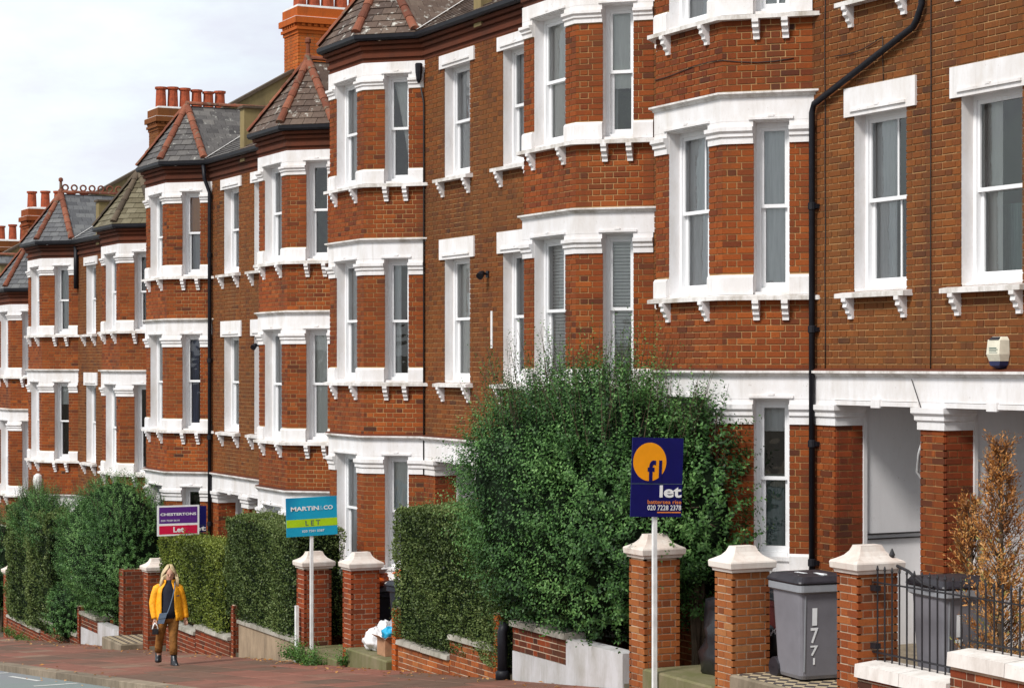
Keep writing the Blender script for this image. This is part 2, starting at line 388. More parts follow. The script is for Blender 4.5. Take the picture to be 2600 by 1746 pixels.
def set_bricks(parent, bricks, limit, hide=None):
    """the `limit` bricks that show largest become objects of their own, the rest one part"""
    if limit:
        def score(b):
            F, a, bb, z0, z1 = b[:5]; p = F.p((a + bb) / 2, 0, (z0 + z1) / 2); x, y, s = px(p)
            nv = F.n.x * p[0] + F.n.y * p[1]
            if not b[8] or nv <= 0 or not (0 < x < 2600 and 0 < y < 1746) or (hide and hide(x, y)): return 0
            return s * s * (bb - a) * nv / math.hypot(p[0], p[1])
        sc = sorted(((score(b), i) for i, b in enumerate(bricks)), reverse=True)[:limit]
        pick = {i for v, i in sc if v > 0}
    else: pick = set()
    mbs = {}
    for i, b in enumerate(bricks):
        F, a, bb, z0, z1, pr, t, mat, full = b
        if i in pick:
            o = bpy.data.objects.new('brick', brick_mesh(round(bb - a, 4), int(t * 11 + .5), mat)); o.matrix_basis = F.mat(a, pr, z0); attach(o, parent)
        else:
            F.box(mbs.setdefault(mat, MB()), a, bb, pr, .02, z0, z1, t, skip=(4,))
    for mat, mb in mbs.items():
        o = mb.build('brickwork', mat, parent); o['kind'] = 'stuff'

# ------------------------------------------------------------------ the street: levels
GR = .099
def G(x): return -1.634 + GR * x               # pavement level along the street
YP, YF, YW, KERB = 11.5, 12.83, 13.58, 8.22
XA, XB = -150., 6.
mb = MB(); mb.face([(-900, -400, G(-900) * .55 - .4), (300, -400, G(300) - .4), (300, 900, G(300) - .4), (-900, 900, G(-900) * .55 - .4)])
mb = MB(); xs = [-900, -150, 6, 300]; zz = [G(-150) - 30, G(-150) - .2, G(6) - .2, G(6) + 8]
for a in range(3): mb.face([(xs[a], -400, zz[a]), (xs[a + 1], -400, zz[a + 1]), (xs[a + 1], 900, zz[a + 1]), (xs[a], 900, zz[a])])
tag(mb.build('ground', 'earth'), None, None, kind='structure')
mb = MB(); mb.wedge(XA, XB, -2.0, KERB - .13, lambda x: G(x) - .19, lambda x: G(x) - .11); road = tag(mb.build('road', 'asphalt'), None, None, kind='structure')
mb = MB(); mb.wedge(XA, XB, -2.6, -2.0, lambda x: G(x) - .19, lambda x: G(x)); mb.wedge(XA, XB, -6, -2.6, lambda x: G(x) - .19, lambda x: G(x) - .01); tag(mb.build('pavement_opposite', 'concrete'), None, None, kind='structure')
mb = MB(); mb.wedge(XA, XB, KERB, YP + .02, lambda x: G(x) - .2, lambda x: G(x) - .02); pav = tag(mb.build('pavement', 'concrete'), None, None, kind='structure')
mb = MB(); mb.wedge(XA, XB, YP + .02, YW + 1.5, lambda x: G(x) - .2, lambda x: G(x) + .06); tag(mb.build('garden_ground', 'earth'), None, None, kind='structure')
# paving flags, each its own piece
SLABM = {}
def slab_obj(parent, name, wx, wy, x, y, ti, mat, h, top):
    key = (name, wx, wy, ti)
    if key not in SLABM:
        mb = MB(); c = .006; g = GR
        ring = lambda e, z: [(e, e, z + g * e), (wx - e, e, z + g * (wx - e)), (wx - e, wy - e, z + g * (wx - e)), (e, wy - e, z + g * e)]
        mb.rings([ring(0, -h), ring(0, -c), ring(c, 0)], cap0=False, tone=ti / 9)
        me = bpy.data.meshes.new(name); me.from_pydata(mb.v, [], mb.f); a = me.attributes.new('tone', 'FLOAT', 'FACE'); a.data.foreach_set('value', [ti / 9] * len(mb.f)); me.materials.append(MATS[mat]); SLABM[key] = me
    o = bpy.data.objects.new(name, SLABM[key]); o.location = (x, y, top); attach(o, parent)
rows = 5; wy = (YP - KERB - .16) / rows
stuff = MB(); nobj = 0
for k in range(-92, 6):
    for r_ in range(rows):
        x = k * .9 + (.45 if r_ % 2 else 0); y = KERB + .15 + r_ * wy
        band = .30 + .30 * math.sin(k * .8 + r_ * .5) + random.gauss(0, .22)
        ti = int(9 * min(1, max(0, band)) + .5)
        if -50 < x < -22 and nobj < 300: slab_obj(pav, 'paving_slab', .872, wy - .026, x, y, ti, 'paving', .03, G(x) + random.uniform(-.002, .002)); nobj += 1
        else: stuff.wedge(x, x + .886, y, y + wy - .014, lambda q: G(q) - .03, lambda q: G(q), ti / 9)
o = stuff.build('paving_slabs_beyond', 'paving', pav); o['kind'] = 'stuff'
kerb = MB(); kerb.wedge(XA, XB, KERB - .10, KERB + .12, lambda x: G(x) - .25, lambda x: G(x) - .02); kerb = tag(kerb.build('kerb', 'concrete'), None, None, kind='structure')
for k in range(-60, -18): slab_obj(kerb, 'kerb_stone', .90, .27, k * .912, KERB - .13, random.randint(0, 9), 'kerb_stone', .13, G(k * .912))
# road markings: parking bay lines by the kerb
mk = MB(); zl = lambda q: G(q) - .106
def mark(x0, x1, y0, y1): mk.face([(x0, y0, zl(x0)), (x1, y0, zl(x1)), (x1, y1, zl(x1)), (x0, y1, zl(x0))])
for x0, x1 in ((-60, -44.5), (-43.6, -36.2), (-34.6, -32.6), (-28, -20)): mark(x0, x1, 7.72, 7.80)
for x0 in (-36.0, -31.3, -44, -26, -20): mark(x0, x0 + .16, 7.35, 8.02)
mk.build('road_marking', 'road_paint', road)

# ------------------------------------------------------------------ houses
W, DZ, M1 = 11.0, 1.09, -17.61
def window(parent, F, u0, u1, z0, z1, fill='net', bars=0, depth=.15, nobar=False, frame='sash_paint'):
    outer = frame
    if fill.endswith('#'): fill = fill[:-1]; outer = 'frame_maroon'
    e = MB(); j = .03
    F.box(e, u0 - j, u0 + .004, .0035, depth + .16, z0, z1); F.box(e, u1 - .004, u1 + j, .0035, depth + .16, z0, z1)
    F.box(e, u0 + .004, u1 - .004, .004, depth + .16, z1 - .012, z1 + .02); F.box(e, u0 + .004, u1 - .004, .006, depth + .16, z0 - .03, z0 + .012)
    w_ = e.build('window', 'white_paint', parent)
    a, b, c, d = u0 + .004, u1 - .004, z0 + .012, z1 - .012
    e = MB(); s = .05
    F.box(e, a, a + s, depth, depth + .11, c, d); F.box(e, b - s, b, depth, depth + .11, c, d)
    F.box(e, a + s, b - s, depth, depth + .11, d - s, d); F.box(e, a + s, b - s, depth - .01, depth + .11, c, c + .05)
    e.build('frame', outer, w_)
    a += s; b -= s; c += .05; d -= s; mid = (c + d) / 2 + random.uniform(-.02, .02); st = .035
    for nm, (q0, q1, dp) in (('upper_sash', (mid - .02, d, depth + .02)), ('lower_sash', (c, mid + .02, depth + .062))):
        e = MB(); ex = .012 if nm == 'lower_sash' else 0
        F.box(e, a, a + st + ex, dp, dp + .04, q0, q1); F.box(e, b - st, b, dp, dp + .04, q0, q1)
        F.box(e, a + st + ex, b - st, dp, dp + .04, q1 - .042, q1); F.box(e, a + st + ex, b - st, dp, dp + .04, q0, q0 + (.065 if nm == 'lower_sash' else .042))
        for k in range(bars):
            uc = a + (b - a) * (k + 1) / (bars + 1) + .1 * (b - a); F.box(e, uc - .012, uc + .012, dp + .008, dp + .032, q0 + .04, q1 - .042)
        e.build(nm, frame, w_)
        e = MB(); e.face([F.p(a + st, dp + .02, q0 + .03), F.p(b - st, dp + .02, q0 + .03), F.p(b - st, dp + .02, q1 - .03), F.p(a + st, dp + .02, q1 - .03)]); e.build('pane', 'glass', w_)
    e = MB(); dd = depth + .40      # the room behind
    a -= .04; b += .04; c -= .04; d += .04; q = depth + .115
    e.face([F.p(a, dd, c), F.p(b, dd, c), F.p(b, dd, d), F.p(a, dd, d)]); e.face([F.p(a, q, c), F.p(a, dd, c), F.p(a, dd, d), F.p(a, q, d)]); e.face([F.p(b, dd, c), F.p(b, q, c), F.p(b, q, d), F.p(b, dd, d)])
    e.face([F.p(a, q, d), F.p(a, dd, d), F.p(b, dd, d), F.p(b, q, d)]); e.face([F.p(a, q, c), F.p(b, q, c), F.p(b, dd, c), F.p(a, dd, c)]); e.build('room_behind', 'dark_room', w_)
    def cloth(ua, ub, za, zb, mat, dq=.128, amp=.011, skew=0):
        e = MB(); n = max(4, int((ub - ua) / .03)); ph = random.random() * 6; fr = random.uniform(60, 95)
        pts = lambda z, k: [F.p(ua + (ub - ua) * i / n * (1 if not k else 1), depth + dq + amp * math.sin(ph + fr * (ub - ua) * i / n) + amp * .5 * math.sin(ph * 2 + 23 * i / n), z) for i in range(n + 1)]
        if skew:
            nr = 8; rr = []
            for r_ in range(nr + 1):
                f = r_ / nr; z = zb + (za - zb) * f; l = ua + (ub - ua) * skew * f ** .8
                rr.append([F.p(l + (ub - l) * i / n, depth + dq + amp * math.sin(ph + fr * (ub - ua) * i / n), z) for i in range(n + 1)])
            e.rings(rr, False, False, closed=False)
        else: e.rings([pts(zb, 0), pts(za, 1)], False, False, closed=False)
        e.build('curtain', mat, w_, smooth=True)
    hz = d - c
    if fill == 'net': cloth(a, b, c, d, 'net_curtain')
    elif fill == 'gap': cloth(a, a + (b - a) * .42, c, d, 'net_curtain'); cloth(b - (b - a) * .30, b, c, d, 'net_curtain')
    elif fill == 'lowered': cloth(a, b, c + hz * .38, d, 'net_pale'); cloth(a, a + (b - a) * .25, c, c + hz * .4, 'net_grey', .2)
    elif fill == 'netgrey': cloth(a, b, c, d, 'net_grey')
    elif fill == 'pale': cloth(a, b, c, d, 'net_pale')
    elif fill == 'blind':
        k = 0; e = MB(); z = c + .03
        while z < d - .02:
            F.box(e, a, b, depth + .135, depth + .15, z, z + .036); z += .045
        o = e.build('blind', 'blind_white', w_)
    elif fill == 'halfblue': cloth(a, a + (b - a) * .55, c, d, 'net_curtain'); cloth(a + (b - a) * .5, b, c + hz * .45, d, 'curtain_blue', .19); cloth(a + (b - a) * .5, b, c, c + hz * .45, 'net_curtain', .19)
    elif fill == 'drape': cloth(a, b, c, d, 'net_pale', .17, .02, .85)
    elif fill == 'brown':
        e = MB(); F.box(e, a, b, depth + .13, depth + .14, (c + d) / 2, d); e.build('blind', 'blind_brown', w_); cloth(a, b, c, (c + d) / 2, 'net_grey', .2)
    elif fill == 'halfwhite':
        e = MB(); F.box(e, a, b, depth + .13, depth + .14, c + hz * .72, d); e.build('blind', 'blind_white', w_)
    elif fill == 'navy': cloth(a, a + (b - a) * .6, c, d, 'curtain_navy')
    elif fill == 'teal': cloth(a, b - .12, c, c + hz * .52, 'curtain_teal', .22, .03); cloth(a, b, c + hz * .8, d, 'net_curtain', .2)
    elif fill == 'leftdrape': cloth(a, a + (b - a) * .28, c, d, 'net_pale', .17); cloth(a, b, c, c + hz * .42, 'curtain_teal', .27)
    return w_
def bracket(F, parent, u, z, h=.23, pr=.13, wd=.075):
    prof = [(0.0, 0), (-pr, 0), (-pr, -.04), (-pr * .8, -.055), (-pr * .85, -.10), (-pr * .55, -.13), (-pr * .55, -.165), (-pr * .3, -.19), (-pr * .3, -h), (0.0, -h)]
    prof = [(d, zz * h / .23 if zz > -h else -h) for d, zz in prof]
    e = MB(); e.rings([[F.p(u - wd / 2, d, z + q) for d, q in prof], [F.p(u + wd / 2, d, z + q) for d, q in prof]]); e.build('bracket', 'white_paint', parent)
def label_mould(e, F, u0, u1, z, proud=.03):
    F.box(e, u0, u1, -proud - .022, -proud + .01, z, z + .028); um = (u0 + u1) / 2; F.box(e, um - .035, um + .035, -proud - .026, -proud + .012, z + .028, z + .05)
CAPP = [(-.06, 0), (.030, 0), (.030, .36), (.052, .44), (.052, .62), (.080, .76), (.080, 1), (-.06, 1)]
ZS1, ZS2, ZSG = .80, 4.03, -2.40
def clip_poly(poly, a, b, keep_left=True):
    out = []
    def side(p): return (b[0] - a[0]) * (p[1] - a[1]) - (b[1] - a[1]) * (p[0] - a[0])
    for i in range(len(poly)):
        p, q = poly[i], poly[(i + 1) % len(poly)]; sp, sq = side(p), side(q)
        if sp >= 0: out.append(p)
        if sp * sq < 0:
            t = sp / (sp - sq); out.append((p[0] + (q[0] - p[0]) * t, p[1] + (q[1] - p[1]) * t))
    return out
def slate_facet(parent, pts, mat, single, sw=.25, sh=.17, cap=300):
    """tile a planar facet (pts[0]->pts[1] is its eave) with slates"""
    P = [Vector(p) for p in pts]; ex = (P[1] - P[0]).normalized(); nrm = None
    nrm = ex.cross(P[2] - P[0]).normalized(); ey = nrm.cross(ex)
    if nrm.z < 0: nrm = -nrm
    q = [((p - P[0]).dot(ex), (p - P[0]).dot(ey)) for p in P]
    area = sum(q[i][0] * q[(i + 1) % len(q)][1] - q[(i + 1) % len(q)][0] * q[i][1] for i in range(len(q)))
    if area < 0: q = q[::-1]
    x0, x1 = min(a for a, b in q), max(a for a, b in q); y1 = max(b for a, b in q); y0 = min(b for a, b in q)
    y = y0; r_ = 0; joined = MB(); made = 0
    while y < y1:
        x = x0 - (r_ % 2) * sw / 2 - .05
        while x < x1:
            poly = [(x + .004, y), (x + sw - .004, y), (x + sw - .004, y + sh * 1.15), (x + .004, y + sh * 1.15)]
            for i in range(len(q)):
                poly = clip_poly(poly, q[i], q[(i + 1) % len(q)])
                if len(poly) < 3: break
            if len(poly) >= 3 and max(a for a, b in poly) - min(a for a, b in poly) > .02:
                t = min(1, max(0, random.gauss(.5, .24))); jz = random.uniform(0, .004)
                lift = lambda p: .022 + jz - .018 * (p[1] - y) / (sh * 1.15)
                top = [P[0] + ex * p[0] + ey * p[1] + nrm * lift(p) for p in poly]; bot = [v - nrm * .012 for v in top]
                if single and made < cap:
                    e = MB(); e.rings([bot, top], cap0=False, tone=t); e.build('slate', mat, parent); made += 1
                else: joined.rings([bot, top], cap0=False, tone=t)
            x += sw
        y += sh; r_ += 1
    if joined.f: o = joined.build('slates', mat, parent); o['kind'] = 'stuff'
    return made
def hip_tiles(parent, a, b, mat, single, r=.075, ln=.34):
    a, b = Vector(a), Vector(b); d = b - a; n = max(1, round(d.length / ln)); dn = d.normalized(); side = dn.cross(Vector((0, 0, 1))).normalized(); up = side.cross(dn).normalized()
    if up.z < 0: up = -up
    J = MB()
    for k in range(n):
        p0 = a + d * (k / n) - dn * .02; p1 = a + d * ((k + 1) / n); e = MB() if single else J
        rings = []
        for p, rr in ((p0, r * 1.1), (p1, r * .94)):
            rings.append([p + side * rr * math.cos(t) + up * rr * math.sin(t) * .9 for t in [math.pi * i / 7 for i in range(8)]])
        e.rings(rings, True, True, tone=random.random(), closed=False)
        if single: e.build('hip_tile', mat, parent)
    if not single: J.build('hip_tiles', mat, parent)

def chimney(house, x, yc, zb, zt, npots, bm='brick_bay', pots_h=.58, single=False):
    """stack standing on the party wall, long side across the roof"""
    w_, l_ = .46, 1.05; br, mo = [], MB()
    fs = [Face((x - w_, yc - l_), (x + w_, yc - l_)), Face((x + w_, yc - l_), (x + w_, yc + l_)), Face((x + w_, yc + l_), (x - w_, yc + l_)), Face((x - w_, yc + l_), (x - w_, yc - l_))]
    for f in fs: lay(f, [(0, f.len, zb, zt - .62)], zb, br, mo, bm, .006, .1, .0062)
    c = mo.build('chimney', 'mortar', house); set_bricks(c, br, 0)
    e = MB()
    def ring(o, z): return [(x - w_ - o, yc - l_ - o, z), (x + w_ + o, yc - l_ - o, z), (x + w_ + o, yc + l_ + o, z), (x - w_ - o, yc + l_ + o, z)]
    e.rings([ring(a, zt - .62 + b) for a, b in ((.0, 0), (.03, .0), (.03, .075), (.07, .08), (.07, .15), (.03, .155), (.03, .22), (.11, .225), (.11, .36), (.04, .40), (.04, .60), (-.02, .62))], tone=.5)
    e.build('corbelling', bm, c)
    e = MB()
    for i in range(14): yy = yc - l_ + .05 + i * .15; e.box(x + w_ + .03, x + w_ + .075, yy, yy + .085, zt - .46, zt - .40)
    for i in range(6): xx = x - w_ + .04 + i * .15; e.box(xx, xx + .085, yc - l_ - .075, yc - l_ - .03, zt - .46, zt - .40)
    e.build('dentil_course', bm, c)
    e = MB(); e.rings([ring(.10, zt - .262), ring(.10, zt - .245)]); e.rings([ring(.035, zt - .02), ring(.02, zt + .03), ring(-.2, zt + .06)]); e.build('mortar_flaunching', 'lead', c)
    for i in range(npots):
        yy = yc - l_ + .2 + i * (2 * l_ - .4) / max(1, npots - 1); hh = pots_h * random.uniform(.92, 1.06)
        e = MB(); e.lathe((x + random.uniform(-.02, .02), yy, zt + .02), [(.155, 0), (.15, hh * .3), (.135, hh * .88), (.17, hh * .9), (.17, hh), (.125, hh), (.12, hh * .7)], 12); e.build('chimney_pot', 'terracotta_pot', c, smooth=False)

def house(pair, sd, label, fills, bricks_n=300, brick='brick_flat', bay='brick_bay', roof='slate_grey', hip='hip_red', slates=True, chim=None, wsh=0.0, pot=6, porch=True, crest=False, finial=False, pipe=None, cdy=0, cdz=0):
    M = M1 - W * pair; z = -DZ * pair; tcx = sd * 3.69
    h = thing('terraced_house', (M + sd * 2.75, YW, G(M + sd * 2.75)), label, 'house', 'terrace of red brick houses stepping down the street')
    gb = G(M + sd * 2.75) - .35                                                # below the garden
    A = lambda t: M + t
    bp_ = [(A(tcx - 1.49), YW), (A(tcx - .76), YF), (A(tcx + .76), YF), (A(tcx + 1.49), YW)]
    f_l, f_f, f_r = Face(bp_[0], bp_[1]), Face(bp_[1], bp_[2]), Face(bp_[2], bp_[3])
    lc = f_l.len; s1, s2 = lc, lc + f_f.len
    ol, of, orr = (lc - .78, lc - .36), (.29, 1.23), (.36, .78)
    ext = [tuple(Vector(bp_[0]) + (Vector(bp_[0]) - Vector(bp_[1])).normalized() * .12)] + bp_[1:3] + [tuple(Vector(bp_[3]) + (Vector(bp_[3]) - Vector(bp_[2])).normalized() * .12)]
    piers = [(0, ol[0]), (ol[1], s1 + of[0]), (s1 + of[1], s2 + orr[0]), (s2 + orr[1], s2 + lc)]
    # --- brick wall of the bay
    br, mo = [], MB(); zb = z - 6.0
    spans = [(gb, z + ZSG - .06), (z - .06, z + ZS1 - .06), (z + ZS1 + 2.34, z + ZS2 - .06), (z + ZS2 + 1.96, z + 6.04)]
    pz = [(z + ZSG + .23, z - .69), (z + ZS1 + .23, z + ZS1 + 1.74), (z + ZS2 + .23, z + ZS2 + 1.53)]
    for F, o_, v in ((f_l, ol, 0), (f_f, of, 1), (f_r, orr, 2)):
        r_ = [(0, F.len, a, b) for a, b in spans] + [(0, o_[0], a, b) for a, b in pz] + [(o_[1], F.len, a, b) for a, b in pz]
        lay(F, r_, zb, br, mo, bay, ext=.003)
    bw = mo.build('bay_wall', 'mortar', h)
    # --- flat wall
    br2, mo2 = [], MB()
    t0, t1 = (-2.2, 0) if sd < 0 else (0, 2.2); Fw = Face((A(t0), YW), (A(t1), YW))
    ow = (-1.40, -.44) if sd < 0 else (.47 + wsh, 1.43 + wsh); ow = (ow[0] - t0, ow[1] - t0)
    w1, w2 = (z + ZS1, z + ZS1 + 1.97), (z + ZS2, z + ZS2 + 1.76)
    lay(Fw, [(0, ow[0], z - .06, z + 6.04), (ow[1], Fw.len, z - .06, z + 6.04), (ow[0], ow[1], z - .06, w1[0]), (ow[0], ow[1], w1[1], w2[0]), (ow[0], ow[1], w2[1], z + 6.04)], zb, br2, mo2, brick)
    te = (-5.5, -5.2) if sd < 0 else (5.2, 5.5); Fe = Face((A(te[0]), YW), (A(te[1]), YW)); lay(Fe, [(0, Fe.len, gb, z + 6.04)], zb, br2, mo2, brick)
    # porch piers
    pr_ = (0, .45) if sd < 0 else (Fw.len - .45, Fw.len); cl = (Fw.len - .2, Fw.len) if sd < 0 else (0, .2)
    lay(Fw, [(pr_[0], pr_[1], gb, z - .69), (cl[0], cl[1], gb, z - .69)], zb, br2, mo2, bay)
    xr = A(-1.75) if sd < 0 else A(.2); Fs = Face((xr, YW), (xr, YW + .36)); lay(Fs, [(0, .36, gb, z - .69)], zb, br2, mo2, 'brick_red')
    xl = A(-.2) if sd < 0 else A(1.75); Fs2 = Face((xl, YW + .36), (xl, YW)); lay(Fs2, [(0, .36, gb, z - .69)], zb, br2, mo2, 'brick_red')
    fw = mo2.build('front_wall', 'mortar', h)
    allb = [(b, bw) for b in br] + [(b, fw) for b in br2]
    if bricks_n:
        k = max(60, int(bricks_n * .5)); set_bricks(bw, br, k); set_bricks(fw, br2, bricks_n - k)
    else: set_bricks(bw, br, 0); set_bricks(fw, br2, 0)
    # --- porch recess
    x0, x1 = (A(-1.75), A(-.2)) if sd < 0 else (A(.2), A(1.75)); yb = YW + 1.25; zt = z - .43; zf = G(A(sd)) + .28; e = MB()
    e.box(x0 - .06, x0 + .002, YW + .37, yb, zf - .3, zt); e.box(x1 - .002, x1 + .06, YW + .37, yb, zf - .3, zt); e.box(x0 - .06, x1 + .06, YW + .30, yb, zt, zt + .06); e.box(x0, x1, yb, yb + .05, zf - .3, zt); e.build('porch_recess', 'plaster_grey', h)
    e = MB(); e.box(x0, x1, YW - .12, yb, zf - .5, zf); e.build('doorstep', 'concrete', h)
    dx0 = x0 + .36; e = MB(); e.box(dx0, dx0 + .86, yb - .06, yb - .004, zf, zf + 2.05)
    for a, b in ((.08, .40), (.46, .78)):
        for c, d in ((.15, .85), (1.0, 1.9)): e.box(dx0 + a, dx0 + b, yb - .075, yb - .061, zf + c, zf + d)
    dr = e.build('front_door', 'door_blue', h)
    e = MB(); e.box(dx0 - .08, dx0, yb - .09, yb - .002, zf, zt); e.box(dx0 + .86, dx0 + .94, yb - .09, yb - .002, zf, zt); e.box(dx0, dx0 + .86, yb - .09, yb - .002, zf + 2.06, zf + 2.12); e.build('door_frame', 'sash_paint', dr)
    for q0, q1 in ((x0 + .004, x0 + .03), (x1 - .03, x1 - .004)):
        e = MB(); e.box(q0, q1, YW + .362, YW + .41, zf, zt); e.build('porch_edging', 'white_paint', h)
    # --- ground fascia, cornice and capitals
    full = ([(A(-5.5), YW)] + bp_ + [(A(0), YW)]) if sd < 0 else ([(A(0), YW)] + bp_ + [(A(5.5), YW)])
    e = MB(); sweep(e, full, [(-.3, z - .40), (.03, z - .40), (.03, z - .14), (-.3, z - .14)]); 
    e.build('ground_fascia', 'white_paint', h)
    e = MB(); sweep(e, full, [(-.05, z - .14), (.045, z - .14), (.06, z - .115), (.10, z - .10), (.10, z - .075), (-.05, z - .06)]); e.build('ground_cornice', 'sill_paint', h)
    e = MB(); sweep(e, full, [(-.05, z - .062), (.085, z - .073), (.07, z - .058), (.0, z - .045), (-.05, z - .045)]); e.build('tile_creasing', 'brick_frieze', h)
    capm = lambda path, zb_, hh, up: sweep(e, path, [(a, zb_ + b * hh) for a, b in CAPP[:-1]] + [(.03, zb_ + hh + .004), (.03, zb_ + hh + up), (-.06, zb_ + hh + up)])
    for a, b in piers:
        e = MB(); capm(sub_path(bp_, a, b), z - .69, .23, .058); e.build('capital', 'white_paint', h)
    for u0, u1, wrap in ((pr_[0], pr_[1], sd < 0), (cl[0], cl[1], sd > 0)):
        e = MB(); pth = [Vector(Fw.p(u0, 0, 0)[:2]), Vector(Fw.p(u1, 0, 0)[:2])]
        pth = pth + [Vector(Fw.p(u1, .36, 0)[:2])] if (u1 < Fw.len - .01 and not (sd < 0 and u1 == cl[1])) else pth
        if u0 > .01: pth = [Vector(Fw.p(u0, .36, 0)[:2])] + pth
        capm(pth, z - .69, .23, .058); e.build('capital', 'white_paint', h)
    e = MB(); a0, a1 = (pr_[1], cl[0]) if sd < 0 else (cl[1], pr_[0])
    um = (a0 + a1) / 2 + .05
    Fw.box(e, a0 - .05, a1 + .02, -.05, .3, z - .455, z - .405); Fw.box(e, um - .08, um + .08, -.065, .1, z - .475, z - .385); e.build('porch_lintel_mould', 'white_paint', h)
    # --- storeys of the bay
    for si, (zs, ct0, ct1, hd, ftop, cor, code) in enumerate(((z + ZSG, None, None, z - .40, None, 0, 'g'), (z + ZS1, 1.74, 1.93, z + ZS1 + 2.0, 2.27, 1, '1'), (z + ZS2, 1.53, 1.69, z + ZS2 + 1.765, 1.965, 0, '2'))):
        e = MB(); sweep(e, ext, [(-.12, zs - .065), (.11, zs - .065), (.11, zs - .018), (.02, zs), (-.12, zs)]); sl = e.build('bay_sill', 'sill_paint', h)
        for a, b in piers:
            e = MB(); sweep(e, sub_path(bp_, a, b), [(-.05, zs), (.040, zs), (.040, zs + .20), (.022, zs + .23), (-.05, zs + .23)]); e.build('pier_plinth', 'white_paint', h)
        if ct0:
            for a, b in piers:
                e = MB(); capm(sub_path(bp_, a, b), zs + ct0, ct1 - ct0, hd - .002 - zs - ct1); e.build('capital', 'white_paint', h)
            e = MB(); sweep(e, ext, [(-.2, hd), (.03, hd), (.03, zs + ftop), (-.2, zs + ftop)]); e.build('bay_fascia', 'white_paint', h)
            if cor:
                e = MB(); sweep(e, ext, [(-.05, zs + ftop), (.045, zs + ftop), (.055, zs + ftop + .025), (.095, zs + ftop + .04), (.095, zs + ftop + .062), (-.05, zs + ftop + .075)]); e.build('bay_cornice', 'sill_paint', h)
            for F, us in ((f_f, (.31, 1.20)), (f_r, (.40, .74)), (f_l, (lc - .74, lc - .40))):
                for u in us: bracket(F, sl, u, zs - .066)
        for F, o_ in ((f_f, of), (f_r, orr), (f_l, ol)):
            e = MB(); label_mould(e, F, o_[0] - .05, o_[1] + .05, hd + .012); e.build('label_mould', 'white_paint', h)
        if code == 'g':
            for F, o_ in ((f_f, of), (f_r, orr), (f_l, ol)):
                e = MB(); F.box(e, o_[0], o_[1], .03, .3, zs, zs + .165); e.build('window_apron', 'white_paint', h)
        fl = fills.get(code, 'nnn')
        for k, (F, o_) in enumerate(((f_f, of), (f_r, orr), (f_l, ol))):
            fi = (fl[k] if isinstance(fl, (tuple, list)) and k < len(fl) else 'net')
            bars = 0
            if fi.endswith('|'): fi = fi[:-1]; bars = 1
            window(h, F, o_[0], o_[1], zs + .02 if code != 'g' else zs + .17, hd, fi, bars, frame='sash_paint')
    # --- flat windows
    for code, (a, b), lt, lb in (('1', w1, .29, 0), ('2', w2, .18, 0)):
        fl = fills.get('w' + code, 'net|'); bars = 0
        if fl.endswith('|'): fl = fl[:-1]; bars = 1
        wn = window(h, Fw, ow[0], ow[1], a + .02, b, fl, bars)
        e = MB(); Fw.box(e, ow[0] - .15, ow[1] + .18, -.035, .02, b - .03, b + lt); Fw.box(e, ow[0] - .004, ow[1] + .004, -.034, .1, b - .0, b + .05); label_mould(e, Fw, ow[0] - .02, ow[1] + .02, b + .02, .034); e.build('lintel', 'white_paint', h)
        e = MB(); u0, u1 = ow[0] - .20, ow[1] + .10
        e.rings([[Fw.p(u, d, q) for d, q in ((.16, a), (-.02, a - .004), (-.13, a - .02), (-.13, a - .07), (.16, a - .07))] for u in (u0, u1)]); sl = e.build('window_sill', 'sill_paint', h)
        for u in (u0 + .17, u1 - .13): bracket(Fw, sl, u, a - .071)
    # --- moulded brick frieze and gutter
    e = MB(); sweep(e, full, [(-.1, z + 6.0), (.015, z + 6.0), (.015, z + 6.065), (.05, z + 6.07), (.05, z + 6.13), (.02, z + 6.135), (.02, z + 6.195), (.065, z + 6.20), (.085, z + 6.245), (.05, z + 6.25), (.05, z + 6.275), (.12, z + 6.28), (.12, z + 6.33), (-.1, z + 6.33)]); e.build('brick_frieze', 'brick_frieze', h)
    e = MB(); sweep(e, full, [(.11, z + 6.36), (.15, z + 6.335), (.19, z + 6.34), (.215, z + 6.37), (.22, z + 6.425), (.20, z + 6.425), (.185, z + 6.39), (.14, z + 6.375)]); e.build('gutter', 'black_plastic', h)
    # --- roofs
    ze = z + 6.42; za = z + 6.42 + 1.30; eo = offset_path(full, .19); i0 = 1
    e1, e2 = eo[i0 + 1], eo[i0 + 2]; wl, wr = eo[i0], eo[i0 + 3]
    cx = A(tcx); E = Vector((cx, YW - .08, za)); pitch = math.tan(R(30)); ye = YW - .19; Bp = Vector((cx, ye + (za - ze) / pitch, za))
    v = lambda q, zz=ze: Vector((q.x, q.y, zz))
    rf = MB()
    xa, xb = (A(-5.5), A(0)) if sd < 0 else (A(0), A(5.5)); yr = 17.6; zr = ze + (yr - ye) * pitch
    rf.hexa([(xa, ye + .02, ze - .07), (xb, ye + .02, ze - .07), (xb, yr, zr - .07), (xa, yr, zr - .07), (xa, ye + .02, ze - .012), (xb, ye + .02, ze - .012), (xb, yr, zr - .012), (xa, yr, zr - .012)])
    rf.hexa([(xa, yr, zr - .07), (xb, yr, zr - .07), (xb, 21.7, ze - .07), (xa, 21.7, ze - .07), (xa, yr, zr - .012), (xb, yr, zr - .012), (xb, 21.7, ze - .012), (xa, 21.7, ze - .012)])
    for tri in ((v(e1), v(e2), E), (v(e2), v(wr), E), (v(wl), v(e1), E), (v(wr), Bp, E), (Bp, v(wl), E)): rf.face(tri)
    ro = rf.build('roof', roof, h)
    n = 0
